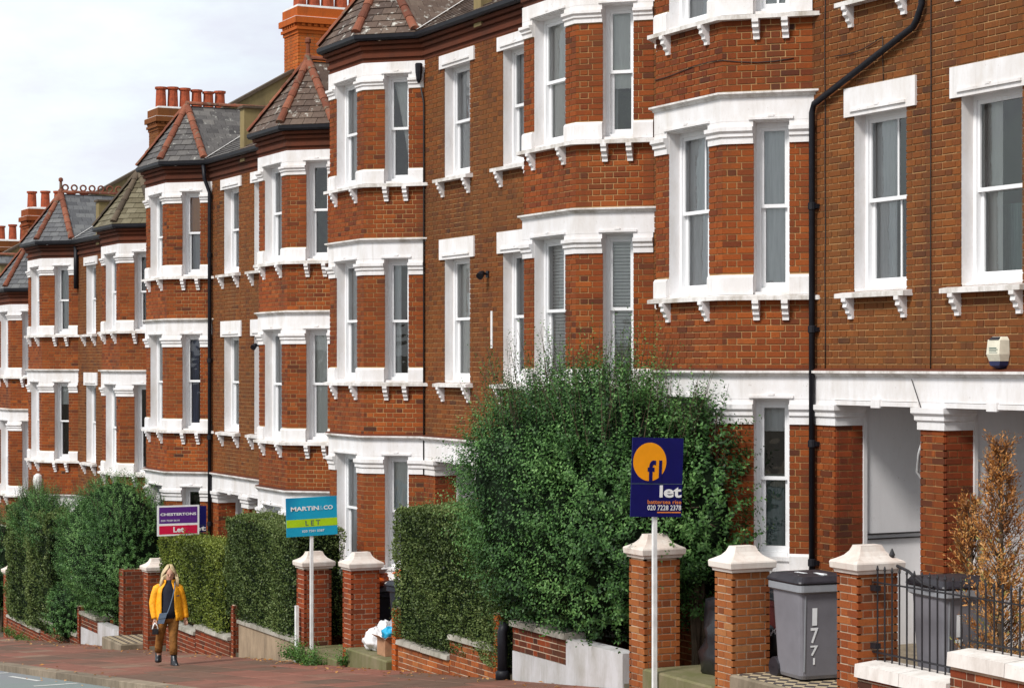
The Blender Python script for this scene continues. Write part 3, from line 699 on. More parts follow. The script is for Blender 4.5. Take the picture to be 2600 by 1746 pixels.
    for tri in ((v(e1), v(e2), E), (v(e2), v(wr), E), (v(wl), v(e1), E), (E, Bp, v(wr)), (Bp, E, v(wl))):
        t3 = tri if tri[0].z == tri[1].z == ze else tri
        n += slate_facet(ro, t3, roof, slates and n < 230, cap=300 - n)
    xm = A(0); sp = [v(wr), Vector((xm, ye, ze)), Vector((xm, Bp.y, za)), Bp] if sd < 0 else [Vector((xm, ye, ze)), v(wl), Bp, Vector((xm, Bp.y, za))]
    slate_facet(ro, sp, roof, False)
    if slates or True:
        for a in (e1, e2, wl, wr):
            hip_tiles(ro, v(a) + (E - v(a)) * .03 + Vector((0, 0, .03)), E + Vector((0, 0, .03)), hip, slates)
        hip_tiles(ro, E + Vector((0, 0, .05)), Bp + Vector((0, 0, .05)), hip, slates)
    if crest:
        for k in range(9):
            e = MB(); c = E + (Bp - E) * ((k + .5) / 9) + Vector((0, 0, .19)); n_ = 14
            e.rings([[c + Vector((.025 * math.cos(b), (.075 + .024 * math.sin(b)) * math.cos(a), (.075 + .024 * math.sin(b)) * math.sin(a))) for b in [2 * math.pi * i / 6 for i in range(6)]] for a in [2 * math.pi * i / n_ for i in range(n_ + 1)]], False, False); e.build('crest_ring', hip, ro)
    if finial or crest:
        e = MB(); e.lathe((E.x, E.y, E.z), [(.10, .0), (.07, .12), (.04, .16), (.035, .34), (.06, .36), (.06, .42), (.03, .45)], 8); e.build('finial', hip, ro)
    for s_, wv in ((1, wr), (-1, wl)):                         # lead-lined valleys
        e = MB(); a, b = v(wv) + Vector((0, 0, .01)), Bp; d = Vector((s_ * .10, 0, .0)); up = Vector((0, 0, .04)); e.face([a + up, a + d + up, b + d + up, b + up] if s_ > 0 else [a + d + up, a + up, b + up, b + d + up]); e.build('lead_valley', 'lead', ro)
    if sd < 0:
        # upstand on the line between the two houses of the pair, and the parapet at the outer party wall
        e = MB(); zt_ = ze + .85; x = A(0); yk = ye + .85 / pitch
        e.prism([(x - .13, ye + .1, ze - .2), (x - .13, ye + .1, zt_), (x - .13, yk, zt_ + .02), (x - .13, yk, ze - .2)], (.26, 0, 0)); e.build('party_wall_upstand', 'render_olive', h)
        e = MB(); e.box(x - .17, x + .17, ye + .06, yk, zt_ + .003, zt_ + .05); e.build('upstand_coping', 'hip_dark', h)
        x = A(-5.5); up = .62; e = MB()
        poly = [(ye + .25, ze - .5), (ye + .25, ze + .25 * pitch + up), (yr, zr + up), (21.6, ze + up), (21.6, ze - .5)]
        e.prism([(x - .16, y_, z_) for y_, z_ in poly], (.32, 0, 0)); e.build('party_parapet', 'render_olive', h)
        e = MB()
        for (ya, za_), (yb_, zb_) in ((poly[1], poly[2]), (poly[2], poly[3])):
            e.hexa([(x - .21, ya, za_ + .003), (x + .21, ya, za_ + .003), (x + .21, yb_, zb_ + .003), (x - .21, yb_, zb_ + .003), (x - .21, ya, za_ + .08), (x + .21, ya, za_ + .08), (x + .21, yb_, zb_ + .08), (x - .21, yb_, zb_ + .08)])
        e.build('parapet_coping', 'hip_dark', h)
        if chim: chimney(h, x, 17.6 + cdy, zr - 1.3, ze + 3.92 + cdz, pot, chim)
    # --- rear of the house
    e = MB(); e.box(xa + .01, xb - .01, YW + 1.35, 21.4, gb, ze - .3); e.build('rear_wall', 'mortar', h)
    return dict(h=h, Fw=Fw, f_f=f_f, f_r=f_r, M=M, z=z, A=A, ow=ow, full=full)

H = {}
H[0, -1] = house(0, -1, 'nearest house, black drainpipe beside its bay, behind the two grey wheelie bins', {'g': ('netgrey', 'teal'), '1': ('halfblue|', 'net'), '2': ('net', 'net|'), 'w1': 'gap|', 'w2': 'net'}, 300, bay='brick_bay', chim='brick_bay')
H[0, 1] = house(0, 1, 'house at the right edge of the photo with a burglar alarm box on its wall', {'w1': 'leftdrape', 'w2': 'net'}, 300, bay='brick_bay')
H[1, 1] = house(1, 1, 'house whose bay rises directly behind the big overgrown privet bush, white blinds', {'g': ('net', 'net'), '1': ('blind|', 'blind'), '2': ('pale', 'lowered'), 'w1': 'netgrey', 'w2': 'net'}, 300, roof='slate_brown', wsh=.24)
H[1, -1] = house(1, -1, 'house with a lichen-spotted turret roof and draped white curtain in its top bay window', {'g': ('net', 'pale'), '1': ('net|', 'gap'), '2': ('net', 'drape'), 'w1': 'pale|', 'w2': 'gap|'}, 300, roof='slate_brown', chim='brick_orange')
H[2, 1] = house(2, 1, 'house with a brown turret roof and finial right behind the blue letting board', {'g': ('netgrey', 'dark'), '1': ('net', 'pale'), '2': ('net', 'dark'), 'w1': 'net', 'w2': 'net'}, 300, roof='slate_brown', finial=True)
H[2, -1] = house(2, -1, 'house with grey slate turret and brown blind in its top window, behind purple board', {'g': ('dark', 'dark'), '1': ('pale', 'navy'), '2': ('net', 'brown'), 'w1': 'pale', 'w2': 'net'}, 300, roof='slate_grey', chim='brick_orange')
H[3, 1] = house(3, 1, 'house with an olive stone turret roof rising behind the tall round bush', {'g': ('dark', 'dark'), '1': ('net', 'dark'), '2': ('net', 'dark'), 'w1': 'net', 'w2': 'net'}, 0, roof='slate_olive', hip='hip_dark')
H[3, -1] = house(3, -1, 'house with pierced ring cresting along its grey turret ridge', {'g': ('dark', 'dark'), '1': ('net', 'halfwhite'), '2': ('net', 'netgrey'), 'w1': 'net', 'w2': 'net'}, 0, roof='slate_dark', chim='brick_flat', crest=True)
H[4, 1] = house(4, 1, 'house cut by the left edge of the photo, dark slate roof with red hips', {'1': ('net', 'netgrey'), '2': ('net', 'dark')}, 0, roof='slate_dark', slates=False)
H[4, -1] = house(4, -1, 'far house hidden but for the tall chimney pots left of the ring-crested roof', {}, 0, roof='slate_dark', slates=False, chim='brick_bay', pot=5, cdy=-1.0, cdz=-.98)
H[5, -1] = house(5, -1, 'farthest house, only its stained chimney and red pots show at the left edge', {}, 0, roof='slate_dark', slates=False, chim='brick_flat', pot=5, cdz=-.3)

# ------------------------------------------------------------------ fittings on the fronts
h0 = H[0, -1]; xj = h0['A'](-2.2)
def pipe(parent, pts, r=.045, name='downpipe', mat='black_plastic'):
    e = MB(); e.tube(pts, r, 8); o = e.build(name, mat, parent, smooth=True); return o
yq = YW - .075
p = pipe(h0['h'], [(xj + .09, yq, G(xj) + .1), (xj + .09, yq, 2.86), (xj + .13, yq, 2.95), (-17.85, yq, 3.56), (-17.78, yq, 3.63), (-17.70, yq, 3.78), (-17.70, yq, 6.33)], .036)
for zc in (-2.3, -.95, .35, 1.75):
    e = MB(); e.lathe((xj + .09, yq, zc), [(.036, 0), (.048, .01), (.048, .08), (.036, .09)], 10); e.box(xj + .03, xj + .15, yq + .02, yq + .07, zc + .02, zc + .07); e.build('pipe_collar', 'black_plastic', p)
h3 = H[2, -1]; xx = h3['A'](-2.2) + .07; zz_ = h3['z']
p = pipe(h3['h'], [(xx, yq, G(xx)), (xx, yq, zz_ + 5.75), (xx - .04, yq - .1, zz_ + 6.05), (xx - .05, yq - .12, zz_ + 6.33)], .042)
for zc in (-1.2, .6, 2.2, 4.4):
    e = MB(); e.lathe((xx, yq, zz_ + zc), [(.042, 0), (.054, .01), (.054, .09), (.042, .10)], 10); e.build('pipe_collar', 'black_plastic', p)
h2 = H[1, -1]; xx = h2['A'](-2.2) + .06; zz_ = h2['z']
pipe(h2['h'], [(xx, yq + .04, zz_ - .7), (xx, yq + .04, zz_ + 5.3), (xx - .03, yq, zz_ + 5.55)], .016, 'cable', 'cable_black')
e = MB(); e.lathe((xx - .02, yq - .04, zz_ + 5.5), [(.02, .12), (.045, .18), (.06, .3), (.065, .42), (.05, .44)], 8); e.build('rainwater_hopper', 'black_plastic', h2['h'])
h4 = H[3, -1]; xx = h4['A'](-2.2) + .06; pipe(h4['h'], [(xx, yq, h4['z'] + 5.2), (xx, yq, h4['z'] + 6.3)], .06); xx = h4['A'](-1.75); 
h4r = H[3, 1]; pipe(h4r['h'], [(h4r['A'](.62), yq, h4r['z'] - .2), (h4r['A'](.62), yq, h4r['z'] + 1.5)], .05)
# cables on the nearest pair
ycb = YW - .02
for x, za, zb_ in ((-17.62, -.05, 6.0), (xj + .27, -.05, 5.2)):
    pts = [(x + random.uniform(-.006, .006), ycb, za + (zb_ - za) * k / 14) for k in range(15)]; pipe(h0['h'], pts, .006, 'cable', 'cable_black')
pts = [(-19.35 + .9 * t, ycb - .005, 3.45 + .10 * t - .05 * math.sin(t * 3.1)) for t in [k / 8 for k in range(9)]] + [(-18.45, ycb - .005, 3.4), (-18.44, ycb, 2.9)]
pipe(h0['h'], pts, .005, 'cable', 'cable_black')
bfull = offset_path(h0['full'], .018); q = [bfull[i] for i in (1, 2, 3, 4)]
pts = []
for a, b in zip(q[:-1], q[1:]):
    for k in range(5): c_ = a + (b - a) * k / 5; pts.append((c_.x, c_.y, 3.50 + .03 * math.sin(len(pts) * .9)))
pipe(h0['h'], pts, .005, 'cable', 'cable_black')
pipe(h0['h'], [(-17.9 + .02 * k, YW - .055, -.16 - .30 * k / 8) if k < 9 else (-17.74, YW - .06, -.5) for k in range(9)], .005, 'cable', 'cable_black')
c_ = [(-17.80, YW + .05, -.72), (-18.0, YW + .12, -.95), (-18.14, YW + .2, -1.15), (-18.12, YW + .3, -1.3), (-17.95, YW + .4, -1.48)]
pipe(h0['h'], c_, .018, 'cable', 'cable_white')
e = MB(); e.box(-19.36 + .005, -19.36 + .03, YW + .42, YW + 1.2, -1.93, -1.915); e.box(-19.36 + .005, -19.36 + .03, YW + .42, YW + 1.2, -1.985, -1.97); e.build('conduit', 'cable_black', h0['h'])
# burglar alarm
t = thing('alarm_box', (-16.49, YW - .05, -.03), 'cream burglar alarm box with dark blue base on the brick wall', 'alarm box')
def alarm_ring(z, g, f): return [(-16.61 + g, YW - .012, z), (-16.37 - g, YW - .012, z), (-16.39 - g, YW - f, z), (-16.59 + g, YW - f, z)]
e = MB(); e.rings([alarm_ring(.03, .015, .10), alarm_ring(.10, 0, .125), alarm_ring(.24, .005, .11), alarm_ring(.275, .03, .07)]); e.build('cover', 'alarm_body', t)
e = MB(); e.rings([alarm_ring(-.045, .07, .05), alarm_ring(-.015, .03, .10), alarm_ring(.028, .014, .103)]); e.build('strobe_base', 'alarm_blue', t)
e = MB(); e.rings([alarm_ring(.245, .025, .118), alarm_ring(.272, .045, .09)]); e.build('top_vent', 'bin_lid', t)
for k in range(4): e = MB(); e.box(-16.55, -16.44 + .02 * (k % 2), YW - .125, YW - .119, .16 - k * .016, .166 - k * .016); e.build('printed_line', 'print_grey', t)
# security lamps
for nm, x, z, lb, q in (('security_lamp', -28.40, 1.36, 'small black floodlight beside the first-floor window of the curtained house', 1), ('security_lamp', -38.75, .36, 'small black floodlight on the wall above the purple letting board', .9)):
    t = thing(nm, (x, YW, z), lb, 'lamp', 'wall floodlights')
    e = MB(); e.box(x - .04, x + .04, YW - .03, YW - .012, z - .05, z + .05); e.build('mounting_plate', 'black_plastic', t)
    e = MB(); e.tube([(x, YW - .03, z), (x + .03, YW - .12, z + .01)], .018, 6); e.build('arm', 'black_plastic', t)
    e = MB(); e.tube([(x + .02, YW - .10, z + .02), (x + .04, YW - .14, z), (x + .08, YW - .19, z - .04)], [.035, .05, .058], 10); e.build('lamp_head', 'black_plastic', t)
e = MB(); e.box(-28.27, -28.23, YW - .03, YW - .011, .24, .80); tag(e.build('cable_trunking', 'board_white'), 'short white vertical trunking strip on the brick wall right of the floodlight', 'trunking')
# satellite-like white lamp on the far bay
e = MB(); e.lathe((-53.6, YF - .10, -3.0), [(.03, -.30), (.10, -.2), (.13, 0), (.11, .12), (.04, .18)], 10); e.box(-53.62, -53.58, YF - .06, YF, -2.98, -2.94); tag(e.build('wall_lantern', 'lead'), 'small pale lantern on the far bay above the tall hedge', 'lantern')

# ------------------------------------------------------------------ gate pillars
def pillar(x, zc, label, mat='brick_pillar', n=110, cap=True, wd=.33, dp=.44, y=YP, capmat='cap_paint', bias=0):
    g = G(x) - .1; br, mo = [], MB(); t = thing('gate_pillar', (x + wd / 2, y + dp / 2, G(x)), label, 'pillar', 'brick gate pillars along the pavement')
    for f in (Face((x, y), (x + wd, y)), Face((x + wd, y), (x + wd, y + dp)), Face((x + wd, y + dp), (x, y + dp)), Face((x, y + dp), (x, y))):
        lay(f, [(0, f.len, g, zc)], g, br, mo, mat, .006, bias, .0062)
    s_ = mo.build('shaft', 'mortar_grey', t); set_bricks(s_, br, n)
    if cap:
        e = MB(); cx, cy, hx, hy = x + wd / 2, y + dp / 2, wd / 2, dp / 2
        prof = [(.0, .0), (.025, .004), (.03, .03), (.055, .045), (.06, .10), (.052, .115), (.01, .135), (-.04, .165), (-.075, .205), (-.095, .25), (-.098, .262)]
        e.rings([[(cx + a * (hx + o), cy + b * (hy + o), zc + q) for a, b in ((-1, -1), (1, -1), (1, 1), (-1, 1))] for o, q in prof]); e.build('cap', capmat, t)
    return t
pillar(-16.36, -1.97, 'brick gate pillar with white cap right of the near grey wheelie bin, railings attached', bias=-.15)
pillar(-18.55, -2.15, 'patched orange brick gate pillar with white cap left of the numbered grey wheelie bin', bias=.18)
pillar(-20.37, -2.16, 'weathered brick gate pillar with white cap behind the navy letting board post', bias=.05)
pillar(-29.10, -3.07, 'clean red brick gate pillar with white cap left of the rubbish bags', 'brick_red', bias=.12)
pillar(-31.08, -3.22, 'dark red brick gate pillar behind the post of the blue letting board', 'brick_red', bias=-.12)
pillar(-39.71, -4.05, 'red brick gate pillar with white cap just left of the woman', 'brick_red', 0)
pillar(-41.45, -4.15, 'dark brick gate pillar without a cap beside the tall round bush', 'brick_red', 0, cap=False, bias=-.25)
pillar(-52.0, -5.2, 'far brick gate pillar with white cap at the left edge', 'brick_red', 0)

# ------------------------------------------------------------------ front garden walls
def low_wall(name, label, x0, x1, top, mat_b='brick_red', steps=None, y0=YP + .01, th=.22, n=60, coping=('coping_stone', .08), bias=0):
    """steps: list of (x0,x1,z_top) level coping lengths"""
    t = thing(name, ((x0 + x1) / 2, y0 + th / 2, G((x0 + x1) / 2)), label, 'wall', 'low front garden walls')
    br, mo = [], MB()
    for a, b, zt in steps:
        F = Face((a, y0), (b, y0)); g = G(a) - .1
        lay(F, [(0, F.len, g, zt - coping[1])], g, br, mo, mat_b, .006, bias)
        F2 = Face((b, y0), (b, y0 + th)); lay(F2, [(0, F2.len, g, zt - coping[1])], g, br, mo, mat_b, .006, bias)
        mo.box(a + .002, b - .005, y0 + .032, y0 + th, g, zt - coping[1] - .003)
    w_ = mo.build('brick_face', 'mortar_grey', t); set_bricks(w_, br, n)
    for a, b, zt in steps:
        k = max(1, round((b - a) / .75)); 
        for i in range(k):
            e = MB(); q0, q1 = a + (b - a) * i / k + .004, a + (b - a) * (i + 1) / k - .004; zj = random.uniform(-.004, .004); d = .05; y2 = y0 + th + .05
            e.rings([[(q, y0 - d, zt - coping[1] + .001 + zj), (q, y2, zt - coping[1] + .001 + zj), (q, y2, zt - .02 + zj), (q, (y0 + y2) / 2, zt + zj), (q, y0 - d + .01, zt - .02 + zj)] for q in (q0, q1)]); e.build('coping_stone', coping[0], t)
    return t
low_wall('garden_wall', 'low stepped brick wall with two mossy stone copings under the clipped hedge', -27.02, -23.9, 0, 'brick_pillar', [(-27.02, -25.27, -3.86), (-25.262, -23.9, -3.58)], bias=-.2)
low_wall('garden_wall', 'low stepped brick wall with stone copings under the yellow-green hedge behind the woman', -38.2, -34.45, 0, 'brick_red', [(-38.2, -36.4, -4.83), (-36.392, -34.45, -4.70)], n=0, bias=-.2)
low_wall('garden_wall', 'low dark brick wall half hidden under the far-left hedge', -51.6, -44.8, 0, 'brick_red', [(-51.6, -48.2, -6.15), (-48.19, -44.8, -5.85)], n=0, bias=-.25)
low_wall('railing_wall', 'low wall with thick white-painted copings under the iron railings', -15.98, -9.0, 0, 'brick_red', [(-15.98, -14.62, -2.77), (-14.61, -12.3, -2.49), (-12.29, -9, -2.25)], y0=YP - .04, th=.34, coping=('coping_paint', .14), bias=-.3)
def rendered_wall(label, x0, x1, xm, zl_, zr_, zp, mat='render_white'):
    t = thing('rendered_wall', ((x0 + x1) / 2, YP + .1, G((x0 + x1) / 2)), label, 'wall', 'low front garden walls')
    e = MB(); e.wedge(x0, xm, YP, YP + .22, lambda x: G(x) - .1, lambda x: zp); e.wedge(xm + .001, x1, YP, YP + .22, lambda x: G(x) - .1, lambda x: zr_); e.build('render_panel', mat, t)
    br, mo = [], MB(); F = Face((x0, YP + .012), (xm, YP + .012)); lay(F, [(0, F.len, zp + .003, zl_ - .07)], zp, br, mo, 'brick_red', .005, -.35); mo.box(x0, xm - .004, YP + .045, YP + .22, zp + .003, zl_ - .073)
    b = mo.build('brick_panel', 'mortar_grey', t); set_bricks(b, br, 50 if x0 > -30 else 0)
    e = MB(); e.box(x0 - .02, xm + .02, YP - .04, YP + .26, zl_ - .069, zl_); e.build('coping_stone', 'coping_stone', t)
    return t
rendered_wall('white rendered low wall with a dark brick patch below the big privet bush', -23.36, -20.54, -21.92, -3.20, -3.27, -3.58)
rendered_wall('white rendered low wall with a dark brick patch below the tall round bush', -44.5, -41.5, -43.12, -5.33, -5.43, -5.67)
t = thing('rendered_wall', (-32.6, YP, G(-32.6)), 'stained tan rendered low wall under the square dark green hedge', 'wall', 'low front garden walls')
e = MB(); e.wedge(-33.95, -31.12, YP, YP + .24, lambda x: G(x) - .1, lambda x: -4.42); e.build('render_panel', 'render_tan', t)
e = MB(); e.wedge(-33.97, -31.12, YP - .03, YP + .27, lambda x: -4.418, lambda x: -4.36); e.build('coping_stone', 'coping_stone', t)
def post(x, label, zt, mat='brick_orange', w_=.13):
    br, mo = [], MB(); t = thing('brick_post', (x + w_ / 2, YP, G(x)), label, 'post', 'narrow brick posts ending the garden walls')
    for f in (Face((x, YP - .015), (x + w_, YP - .015)), Face((x + w_, YP - .015), (x + w_, YP + .10)), Face((x + w_, YP + .10), (x, YP + .10)), Face((x, YP + .10), (x, YP - .015))): lay(f, [(0, f.len, G(x) - .1, zt)], G(x), br, mo, mat, .005, -.2, .0052)
    mo.box(x + .01, x + w_ - .01, YP, YP + .09, zt - .05, zt + .012); s_ = mo.build('shaft', 'mortar_grey', t); set_bricks(s_, br, 0)
post(-23.85, 'narrow orange brick post beside the short black pipe', -3.16)
post(-27.18, 'narrow orange brick post between the rubbish and the clipped hedge', -3.45)
post(-34.3, 'narrow dark brick post at the left end of the tan rendered wall', -4.15, 'brick_red')
post(-44.72, 'narrow dark brick post at the left end of the far white wall', -5.25, 'brick_red')
e = MB(); xk = -23.52; e.tube([(xk, YP - .06, G(xk)), (xk, YP - .06, -3.35), (xk, YP - .02, -3.25)], .065, 10); e.lathe((xk, YP - .06, G(xk)), [(.09, 0), (.09, .1), (.068, .12)], 10); tag(e.build('drain_pipe', 'black_plastic', smooth=True), 'short black upright pipe at the left end of the white rendered wall', 'pipe')
e = MB(); e.box(-30.93, -30.87, YP - .10, YP - .05, G(-30.9), -3.80); e.box(-30.94, -30.86, YP - .11, YP - .04, G(-30.9), G(-30.9) + .04); tag(e.build('marker_stake', 'pole_white'), 'short plain white stake in front of the dark red pillar', 'stake')
# gate thresholds
def step(x0, x1, label, mat='concrete', h=.12, y0=YP - .05, y1=YP + .8):
    t = thing('gate_step', ((x0 + x1) / 2, y0, G((x0 + x1) / 2)), label, 'step', 'steps at the garden gates')
    e = MB(); zt = G(x1) + h - .03; c = .02
    e.rings([[(x0, y0, G(x0) - .1), (x1, y0, G(x1) - .1), (x1, y1, G(x1) - .1), (x0, y1, G(x0) - .1)], [(x0, y0, zt - c), (x1, y0, zt - c), (x1, y1, zt - c), (x0, y1, zt - c)], [(x0 + c, y0 + c, zt), (x1 - c, y0 + c, zt), (x1 - c, y1 - c, zt), (x0 + c, y1 - c, zt)]]); e.build('slab', 'concrete' if mat == 'checker_tile' else mat, t)
    if mat == 'checker_tile': e = MB(); e.box(x0 + .06, x1 - .06, y0 + .05, y1 - .05, zt, zt + .006); e.build('tiled_top', mat, t)
    return t, zt
step(-20.0, -18.56, 'mossy concrete step at the gap below the navy letting board', 'concrete_moss', .14)
step(-18.2, -16.37, 'tiled step under the numbered grey wheelie bin', 'checker_tile', .10)
ts, ZST = step(-28.75, -27.2, 'mossy concrete step under the rubbish bags', 'concrete_moss', .16, YP - .1)
step(-30.72, -29.12, 'cracked concrete step between the two red gate pillars', 'concrete_moss', .12, YP - .1)
step(-41.1, -39.72, 'step with patterned tiles in front of the capless dark pillar', 'checker_tile', .14, YP - .45)

# ------------------------------------------------------------------ iron railings
t = thing('iron_railing', (-13.5, YP + .2, -2.7), 'black iron railings on the white-coped wall at the right edge', 'railing')
yr_ = YP + .16; k = 0; x = -15.95
while x < -9.2:
    zt_ = -1.98 if k > 2 else -1.98; zb_ = -2.80 if x < -14.62 else (-2.52 if x < -12.3 else -2.28)
    e = MB(); e.tube([(x, yr_, zb_), (x, yr_, zt_ + .06)], .0085, 6); e.lathe((x, yr_, zt_ + .05), [(.008, 0), (.014, .012), (.004, .05)], 6); e.build('bar', 'black_iron', t); x += .112; k += 1
for za in (-2.04,):
    e = MB(); e.box(-16.02, -9.2, yr_ - .015, yr_ + .015, za - .006, za + .006); e.build('top_rail', 'black_iron', t)
e = MB(); e.box(-16.02, -14.66, yr_ - .012, yr_ + .012, -2.70, -2.685); e.build('bottom_rail', 'black_iron', t)
e = MB(); e.box(-14.6, -9.2, yr_ - .012, yr_ + .012, -2.43, -2.415); e.build('bottom_rail', 'black_iron', t)
e = MB(); e.tube([(-16.05, YP + .40, -1.88), (-15.8, YP + .40, -1.93), (-15.6, YP + .41, -2.03), (-15.45, YP + .42, -2.05)], .014, 6); e.lathe((-16.05, YP + .40, -2.1), [(.02, 0), (.02, .28), (.03, .30), (.005, .36)], 8); e.build('scroll_stay', 'black_iron', t)
for zq in (-2.12, -2.66): e = MB(); e.box(-16.10, -15.94, yr_ - .03, yr_ + .03, zq, zq + .05); e.build('wall_bracket', 'black_iron', t)

# ------------------------------------------------------------------ lettering
def text_mesh(body, size, bold=0.0, space=1.0):
    cu = bpy.data.curves.new('text', 'FONT'); cu.body = body; cu.size = size; cu.align_x = 'LEFT'; cu.offset = bold; cu.resolution_u = 3; cu.space_character = space
    o = bpy.data.objects.new('text', cu); COL.objects.link(o); dg = bpy.context.evaluated_depsgraph_get()
    me = bpy.data.meshes.new_from_object(o.evaluated_get(dg)); bpy.data.objects.remove(o); bpy.data.curves.remove(cu)
    vs_ = [(v.co.x, v.co.y) for v in me.vertices]; fs = [tuple(p.vertices) for p in me.polygons]; bpy.data.meshes.remove(me)
    return vs_, fs
def put_text(parent, body, origin, ex, ez, width, height, mat, bold=0.0, name='lettering', space=1.0, nrm=(0, 0, 0)):
    """fit the text into width x height (metres), lower left at origin; ex/ez unit vectors"""
    vs_, fs = text_mesh(body, 1, bold, space)
    x0, x1 = min(v[0] for v in vs_), max(v[0] for v in vs_); y0, y1 = min(v[1] for v in vs_), max(v[1] for v in vs_)
    sx = width / (x1 - x0); sy = height / (y1 - y0); o = Vector(origin); ex, ez = Vector(ex), Vector(ez); mb = MB()
    for f in fs: mb.face([o + ex * ((vs_[i][0] - x0) * sx) + ez * ((vs_[i][1] - y0) * sy) for i in f])
    return mb.build(name, mat, parent)

# ------------------------------------------------------------------ letting boards (they stand across the pavement line, facing up the street)
class Board:
    def __init__(s, name, label, x, yc, z0, z1, wd, base, post_y=None, post_top=None, tilt=0, turn=0, post_z=None):
        s.t = thing(name, (x, yc, G(x)), label, 'letting board', 'letting boards on white posts'); s.x = x; ca, sa = math.cos(turn), math.sin(turn)
        s.ex = Vector((sa * 1.0, ca, math.sin(tilt))).normalized(); s.ez = Vector((0, -math.sin(tilt), math.cos(tilt))); s.n = s.ex.cross(s.ez); s.w, s.h = wd, z1 - z0
        s.o = Vector((x, yc, z0)) - s.ex * (wd / 2)
        py = yc if post_y is None else post_y
        e = MB(); pz = z0 + .05; gz = G(x) if post_z is None else post_z
        e.box(x - .05, x - .014, py - .024, py + .024, gz - .05, z1 - .1); e.build('post', 'pole_white', s.t)
        s.panel(0, 1, 0, 1, base, 0, 'board')
    def p(s, u, v, d): return s.o + s.ex * (u * s.w) + s.ez * (v * s.h) + s.n * d
    def panel(s, u0, u1, v0, v1, mat, lv, name='panel'):
        e = MB(); d0 = -.010 if lv == 0 else .002 * lv - .0005; d1 = .001 if lv == 0 else .002 * lv + .001
        q = [s.p(a, b, d) for d in (d0, d1) for a, b in ((u0, v0), (u1, v0), (u1, v1), (u0, v1))]; e.hexa(q); return e.build(name, mat, s.t)
    def text(s, body, u0, v0, u1, v1, mat, bold=0, lv=3, space=1):
        return put_text(s.t, body, s.p(u0, v0, .002 * lv + .002), s.ex, s.ez, (u1 - u0) * s.w, (v1 - v0) * s.h, mat, bold, space=space)
def fl_board(name, label, x, yc, z0, z1, wd, **k):
    b = Board(name, label, x, yc, z0, z1, wd, 'board_navy', **k)
    cu, cv, ru = .345, .695, .325; rv = ru * b.w / b.h; pts = []
    for i in range(48):
        a = 2 * math.pi * i / 48; pts.append(b.p(cu + ru * math.cos(a), max(.425, cv + rv * math.sin(a)), .0032))
    e = MB(); e.face(pts); e.build('orange_disc', 'board_orange', b.t)
    b.text('f', .305, .432, .465, .715, 'board_navy', .03, 2); b.text('l', .525, .432, .585, .715, 'board_navy', .03, 2)
    b.panel(.0, 1, .415, .42, 'print_grey', 1, 'joint_line')
    b.text('let', .55, .245, .985, .40, 'board_white', .028); b.text('battersea rise', .32, .165, .985, .215, 'print_orange', .01); b.text('020 7228 2378', .32, .085, .985, .15, 'board_white', .012); b.panel(.52, .985, .05, .065, 'print_orange', 1, 'printed_rule')
    return b
fl_board('letting_board', 'navy letting board with an orange disc and the word let, before the big bush', -19.62, 11.40, -1.66, -.80, .64, tilt=R(-2))
b = Board('letting_board', 'blue letting board with a lime green LET band on a white post', -30.33, 11.47, -2.66, -2.06, .84, 'board_blue', tilt=R(1.5))
b.panel(0, 1, .24, .44, 'board_lime', 1, 'lime_band'); b.text('LET', .37, .275, .66, .405, 'print_grey', .012, 2, 1.5); b.text('MARTiN', .09, .66, .64, .77, 'board_white', .03, 2); b.text('&', .645, .655, .725, .77, 'print_pale_blue', .005, 2); b.text('CO', .735, .66, .915, .77, 'board_white', .03, 2); b.text('020 7501 0387', .30, .10, .74, .16, 'board_white', .01, 2)
b = Board('letting_board', 'purple and crimson letting board with a white border behind the yellow-green hedge', -38.0, 11.68, -3.23, -2.66, .82, 'board_white', tilt=R(0))
b.panel(.045, .955, .41, .945, 'board_purple', 1, 'purple_panel'); b.panel(.045, .955, .055, .335, 'board_crimson', 1, 'crimson_panel')
b.text('CHESTERTONS', .075, .665, .925, .755, 'board_white', .03, 2); b.text('020 7350 5610', .085, .475, .53, .535, 'board_white', .01, 2); b.panel(.785, .79, .54, .90, 'board_white', 1, 'thin_cross_stroke'); b.panel(.70, .875, .708, .712, 'board_white', 1, 'thin_cross_stroke'); b.text('Let', .38, .11, .63, .29, 'board_white', .03, 2)
fl_board('letting_board', 'dark navy letting board mostly hidden behind the purple one', -38.25, 11.99, -3.33, -2.70, .64)

